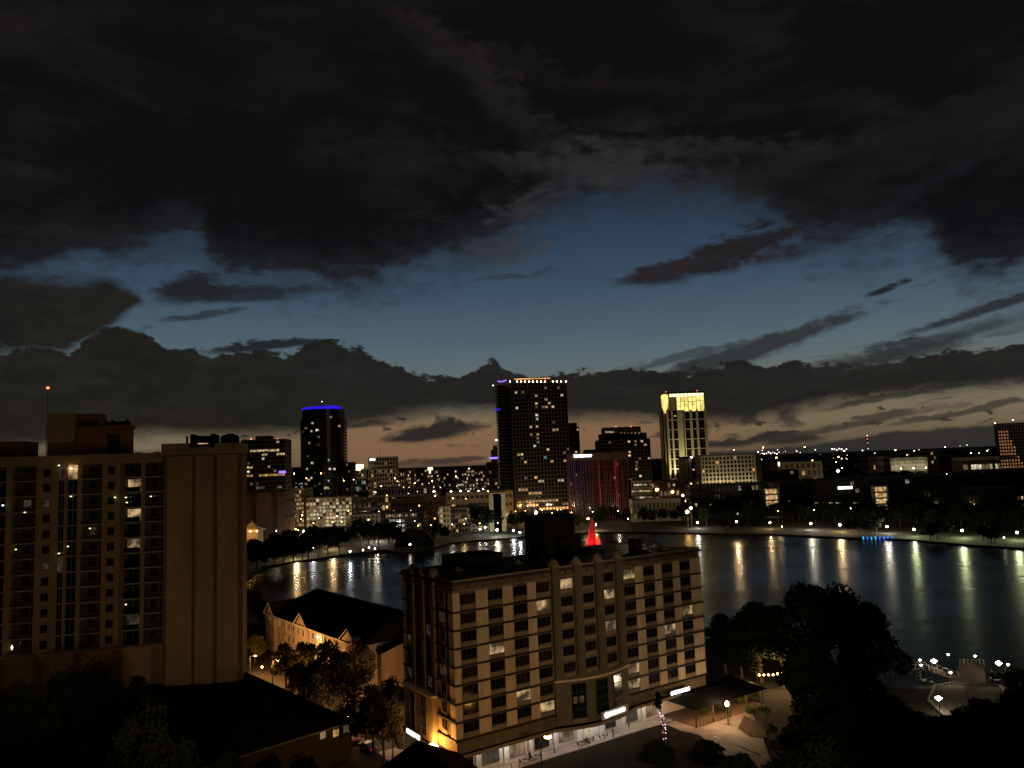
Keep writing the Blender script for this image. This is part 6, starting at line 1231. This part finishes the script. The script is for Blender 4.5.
# added, unseen flood lamps below the frame that wash the two big facades
def flood(loc, aim, color, power, label, size=1.0):
    T = thing('added_flood_lamp', label, 'added flood lamp', loc); b = MB(); b.tube([(0, 0, -loc[2]), (0, 0, 0)], .12, 6); b.build('pole', 'black_metal', T); b = MB(); b.box(-.5, .5, -.35, .2, -.1, .6); b.build('lamp_head', 'black_metal', T)
    q = MB(); q.box(-.42, .42, .22, .26, 0, .5); q.build('lamp_lens', 'lamp_face_white', T); point(T, (0, .9, .3), color, power, .5, 'SPOT', Vector(aim) - Vector(loc), size, .7)
c = HF.world(16, 0, 20); flood((20, 66, 26), c, (1, .64, .34), 33000, 'added unseen flood lamp on a pole aimed at the left part of the tan facade', .80)
c = HF.world(48, 0, 18); flood((33, 62, 26), c, (1, .76, .50), 26000, 'added unseen flood lamp on a pole aimed at the right part of the tan facade', .80)
c = CF.world(0, 0, 36); flood((-25, 72, 20.5), c, (1, .64, .33), 15500, 'added unseen flood lamp on a pole aimed at the condominium', .95)
c = CF.world(-24, 0, 34); flood((-45, 66, 34), c, (1, .66, .36), 6500, 'added unseen flood lamp on a pole aimed at the balcony side of the condominium', .85)

# ------------------------------------------------------------------ landing with pedal boats, right shore
def landing():
    D0 = ground_at(885, 667.5, .3); D1 = ground_at(928, 668, .3); D2 = ground_at(955, 678, .3)
    T = thing('wooden_footbridge', 'narrow wooden footbridge with railings leading to the lit landing', 'footbridge', (0, 0, 0))
    b = MB(); r = MB()
    for a, c in ((D0, D1), (D1, D2)):
        d = (c - a).normalized(); n = Vector((-d.y, d.x, 0)) * 1.1
        b.prism([tuple(a - n)[:2], tuple(c - n)[:2], tuple(c + n)[:2], tuple(a + n)[:2]], .1, .3)
        for sgn in (-1, 1):
            m_ = int((c - a).length / 1.5)
            for i in range(m_ + 1): p = a.lerp(c, i / m_) + n * sgn; r.box(p.x - .05, p.x + .05, p.y - .05, p.y + .05, .3, 1.3); 
            r.tube([tuple(a + n * sgn + Vector((0, 0, 1))), tuple(c + n * sgn + Vector((0, 0, 1)))], .05, 5)
    b.build('deck', 'wood', T); r.build('railing', 'frame_light', T)
    q = MB()
    for i in range(10): p = D0.lerp(D1, i / 9); q.box(p.x - .12, p.x + .12, p.y - .12, p.y + .12, -1.5, .1)
    q.build('piling', 'wood', T)
    T = thing('landing_platform', 'octagonal pale floored landing with a brown cross path by the water', 'platform', (0, 0, 0))
    P_ = [ground_at(x, y, .3) for x, y in ((928, 700), (935, 686), (952, 683), (1000, 686), (1006, 694), (1000, 703), (975, 716), (945, 716))]
    pts = [tuple(p)[:2] for p in P_]; ar = sum(pts[i][0] * pts[(i + 1) % 8][1] - pts[(i + 1) % 8][0] * pts[i][1] for i in range(8)); pts = pts if ar > 0 else pts[::-1]
    b = MB(); b.prism(pts, -1.2, .3); b.build('floor', 'landing_floor', T)
    b = MB(); a = ground_at(969, 685, .31); c = ground_at(972, 714, .31); b.prism([(a.x - 1, a.y), (c.x - 1, c.y), (c.x + 1, c.y), (a.x + 1, a.y)], .3, .312); b.build('cross_path', 'wood', T)
    b = MB()
    for i in range(8): p, q_ = Vector(pts[i] + (0,)), Vector(pts[(i + 1) % 8] + (0,)); b.tube([(p.x, p.y, .4), (q_.x, q_.y, .4)], .18, 6)
    b.build('kerb_rim', 'frame_light', T)
    T = thing('boat_dock', 'brown planked boat dock behind the landing, ringed by lamps', 'dock', (0, 0, 0))
    P_ = [ground_at(x, y, .35) for x, y in ((953, 682), (986, 684), (984, 664), (960, 664))]; pts = [tuple(p)[:2] for p in P_]; ar = sum(pts[i][0] * pts[(i + 1) % 4][1] - pts[(i + 1) % 4][0] * pts[i][1] for i in range(4)); pts = pts if ar > 0 else pts[::-1]
    b = MB(); b.prism(pts, .05, .35); b.build('deck', 'wood', T)
    b = MB(); c0 = P_[3]; c1 = P_[2]
    for i in range(7): p = c0.lerp(c1, i / 6); b.box(p.x - .07, p.x + .07, p.y - .07, p.y + .07, -1.5, 1.4)
    b.tube([tuple(c0 + Vector((0, 0, 1))), tuple(c1 + Vector((0, 0, 1)))], .05); b.build('railing', 'frame_light', T)
    b = MB()
    for p in P_: b.tube([(p.x, p.y, -1.5), (p.x, p.y, .3)], .15)
    b.build('piling', 'wood', T)
    for px, py, lab, pw, r in ((934, 661, 'brightest left dock lamp at the end of the footbridge', 700, .56), (920, 660, 'upper small lamp at the footbridge left end', 60, .22), (921, 665, 'lower small lamp at the footbridge left end', 50, .2), (948, 654.5, 'left of the two small lamps on the dock railing', 110, .24), (975, 656, 'right of the two small lamps on the dock railing', 110, .24), (950.5, 672.5, 'small lamp beside the dock steps', 90, .24), (998.5, 663, 'brightest right dock lamp', 700, .58), (1008, 664.5, 'lamp just right of the brightest right dock lamp', 140, .25), (938.5, 698, 'bright lamp at the left corner of the pale landing floor', 650, .55)):
        g_ = ground_at(px, py, 3.0); T = thing('dock_lamp', lab, 'lamp', (g_.x, g_.y, -.9), 0, 'lamps around the landing'); b = MB(); b.tube([(0, 0, 0), (0, 0, 3.7)], [.08, .05], 6); b.build('post', 'black_metal', T)
        b = MB(); b.lathe([(.03, -r), (r * 1.2, 0), (.03, r * .8)], seg=10); b.build('globe', 'lamp_face_white', T, (0, 0, 3.9)); point(T, (0, 0, 4.4), (1, .84, .55), pw * .6, .2)
    for i, (px, py, lab) in enumerate(((1000, 675, 'swan shaped pedal boat moored nearest the right dock lamps'), (1008, 679, 'swan shaped pedal boat right of the nearest moored one'), (995, 680, 'swan shaped pedal boat tucked beside the dock edge'), (927, 682, 'white pedal boat moored alone left of the landing'))):
        g_ = ground_at(px, py, -.6); T = thing('pedal_boat', lab, 'boat', (g_.x, g_.y, -.82), i * .7, 'pedal boats at the dock')
        b = MB(); n = 12; v0 = []; 
        for k, (w_, z) in enumerate(((.7, .1), (1, .55))): v0 += [(1.6 * w_ * math.cos(2 * math.pi * q / n), .8 * w_ * math.sin(2 * math.pi * q / n), z) for q in range(n)]
        b._add(v0, [tuple(range(n - 1, -1, -1)), tuple(range(n, 2 * n))] + [(q, (q + 1) % n, n + (q + 1) % n, n + q) for q in range(n)]); b.build('hull', 'slab', T)
        b = MB(); b.tube([(1.2, 0, .5), (1.5, 0, 1.1), (1.35, 0, 1.7), (1.6, 0, 1.95), (1.9, 0, 1.85)], [.16, .12, .1, .13, .04], 7); b.build('swan_neck', 'slab', T)
        b = MB(); b.box(-.5, .1, -.5, .5, .55, .75); b.box(-.6, -.5, -.5, .5, .55, 1.2); b.build('seat', 'cloth_dark', T)
landing()
# blue lit boat dock on the far shore
def blue_lights():
    g_ = ground_at(878, 539, -.4); T = thing('blue_lit_raft', 'row of blue and cyan lights at the water edge on the right shore', 'light raft', (g_.x, g_.y, -.8), -.25)
    b = MB(); b.box(-9, 9, -1, 1, .05, .3); b.build('deck', 'far_dark', T)
    for i in range(8): q = MB(); q.box(-.35, .35, -.2, .2, 0, 1.7 - .15 * (i % 3)); q.build('light_panel', 'cyan_float' if i in (0, 2, 3) else 'blue_float', T, (-8 + i * 2.2, -.9, .3))
blue_lights()

# parked cars on the side street
def car(loc, rz, label, mat, tail=True):
    T = thing('parked_car', label, 'car', loc, rz, 'cars parked on the side street')
    b = MB(); pr = [(-2.2, .35), (-2.25, .8), (-1.9, .95), (-1.3, 1.0), (-.8, 1.45), (.7, 1.45), (1.3, 1.0), (2.1, .85), (2.25, .6), (2.2, .35)]
    v0 = [(x, -.85, z) for x, z in pr] + [(x, .85, z) for x, z in pr]; n = len(pr)
    b._add(v0, [tuple(range(n)), tuple(range(2 * n - 1, n - 1, -1))] + [((i + 1) % n, i, n + i, n + (i + 1) % n) for i in range(n)]); b.build('body', mat, T)
    b = MB(); b.box(-.75, .65, -.87, .87, 1.02, 1.38); b.build('window', 'glass_dark', T)
    w = MB(); w.lathe([(.32, -.1), (.34, 0), (.32, .1)], seg=14); me = w.mesh('wheel', 'rubber')
    for x in (-1.4, 1.4):
        for y in (-.82, .82): o = link('wheel', me, T, (x, y, .34)); o.rotation_euler = (math.pi / 2, 0, 0)
    for y in (-.6, .6): q = MB(); q.box(-.04, .04, -.14, .14, -.07, .07); q.build('tail_light', 'lit_red' if tail else 'car_paint', T, (-2.27, y, .78)); q = MB(); q.box(-.04, .04, -.14, .14, -.07, .07); q.build('headlight', 'frame_light', T, (2.26, y, .66))
for i, (px, py, lab) in enumerate(((352, 740, 'parked car glimpsed under the street tree by the low hall'), (366, 728, 'parked car second along the side street'), (378, 733, 'parked car nearest the left canopy of the tan building'), (368, 750, 'parked car at the bottom of the side street'))):
    g_ = ground_at(px, py, 0); car((g_.x, g_.y, .02), HF.yaw + math.pi / 2 + .03 * i, lab, 'car_paint' if i % 2 else 'metal_grey')
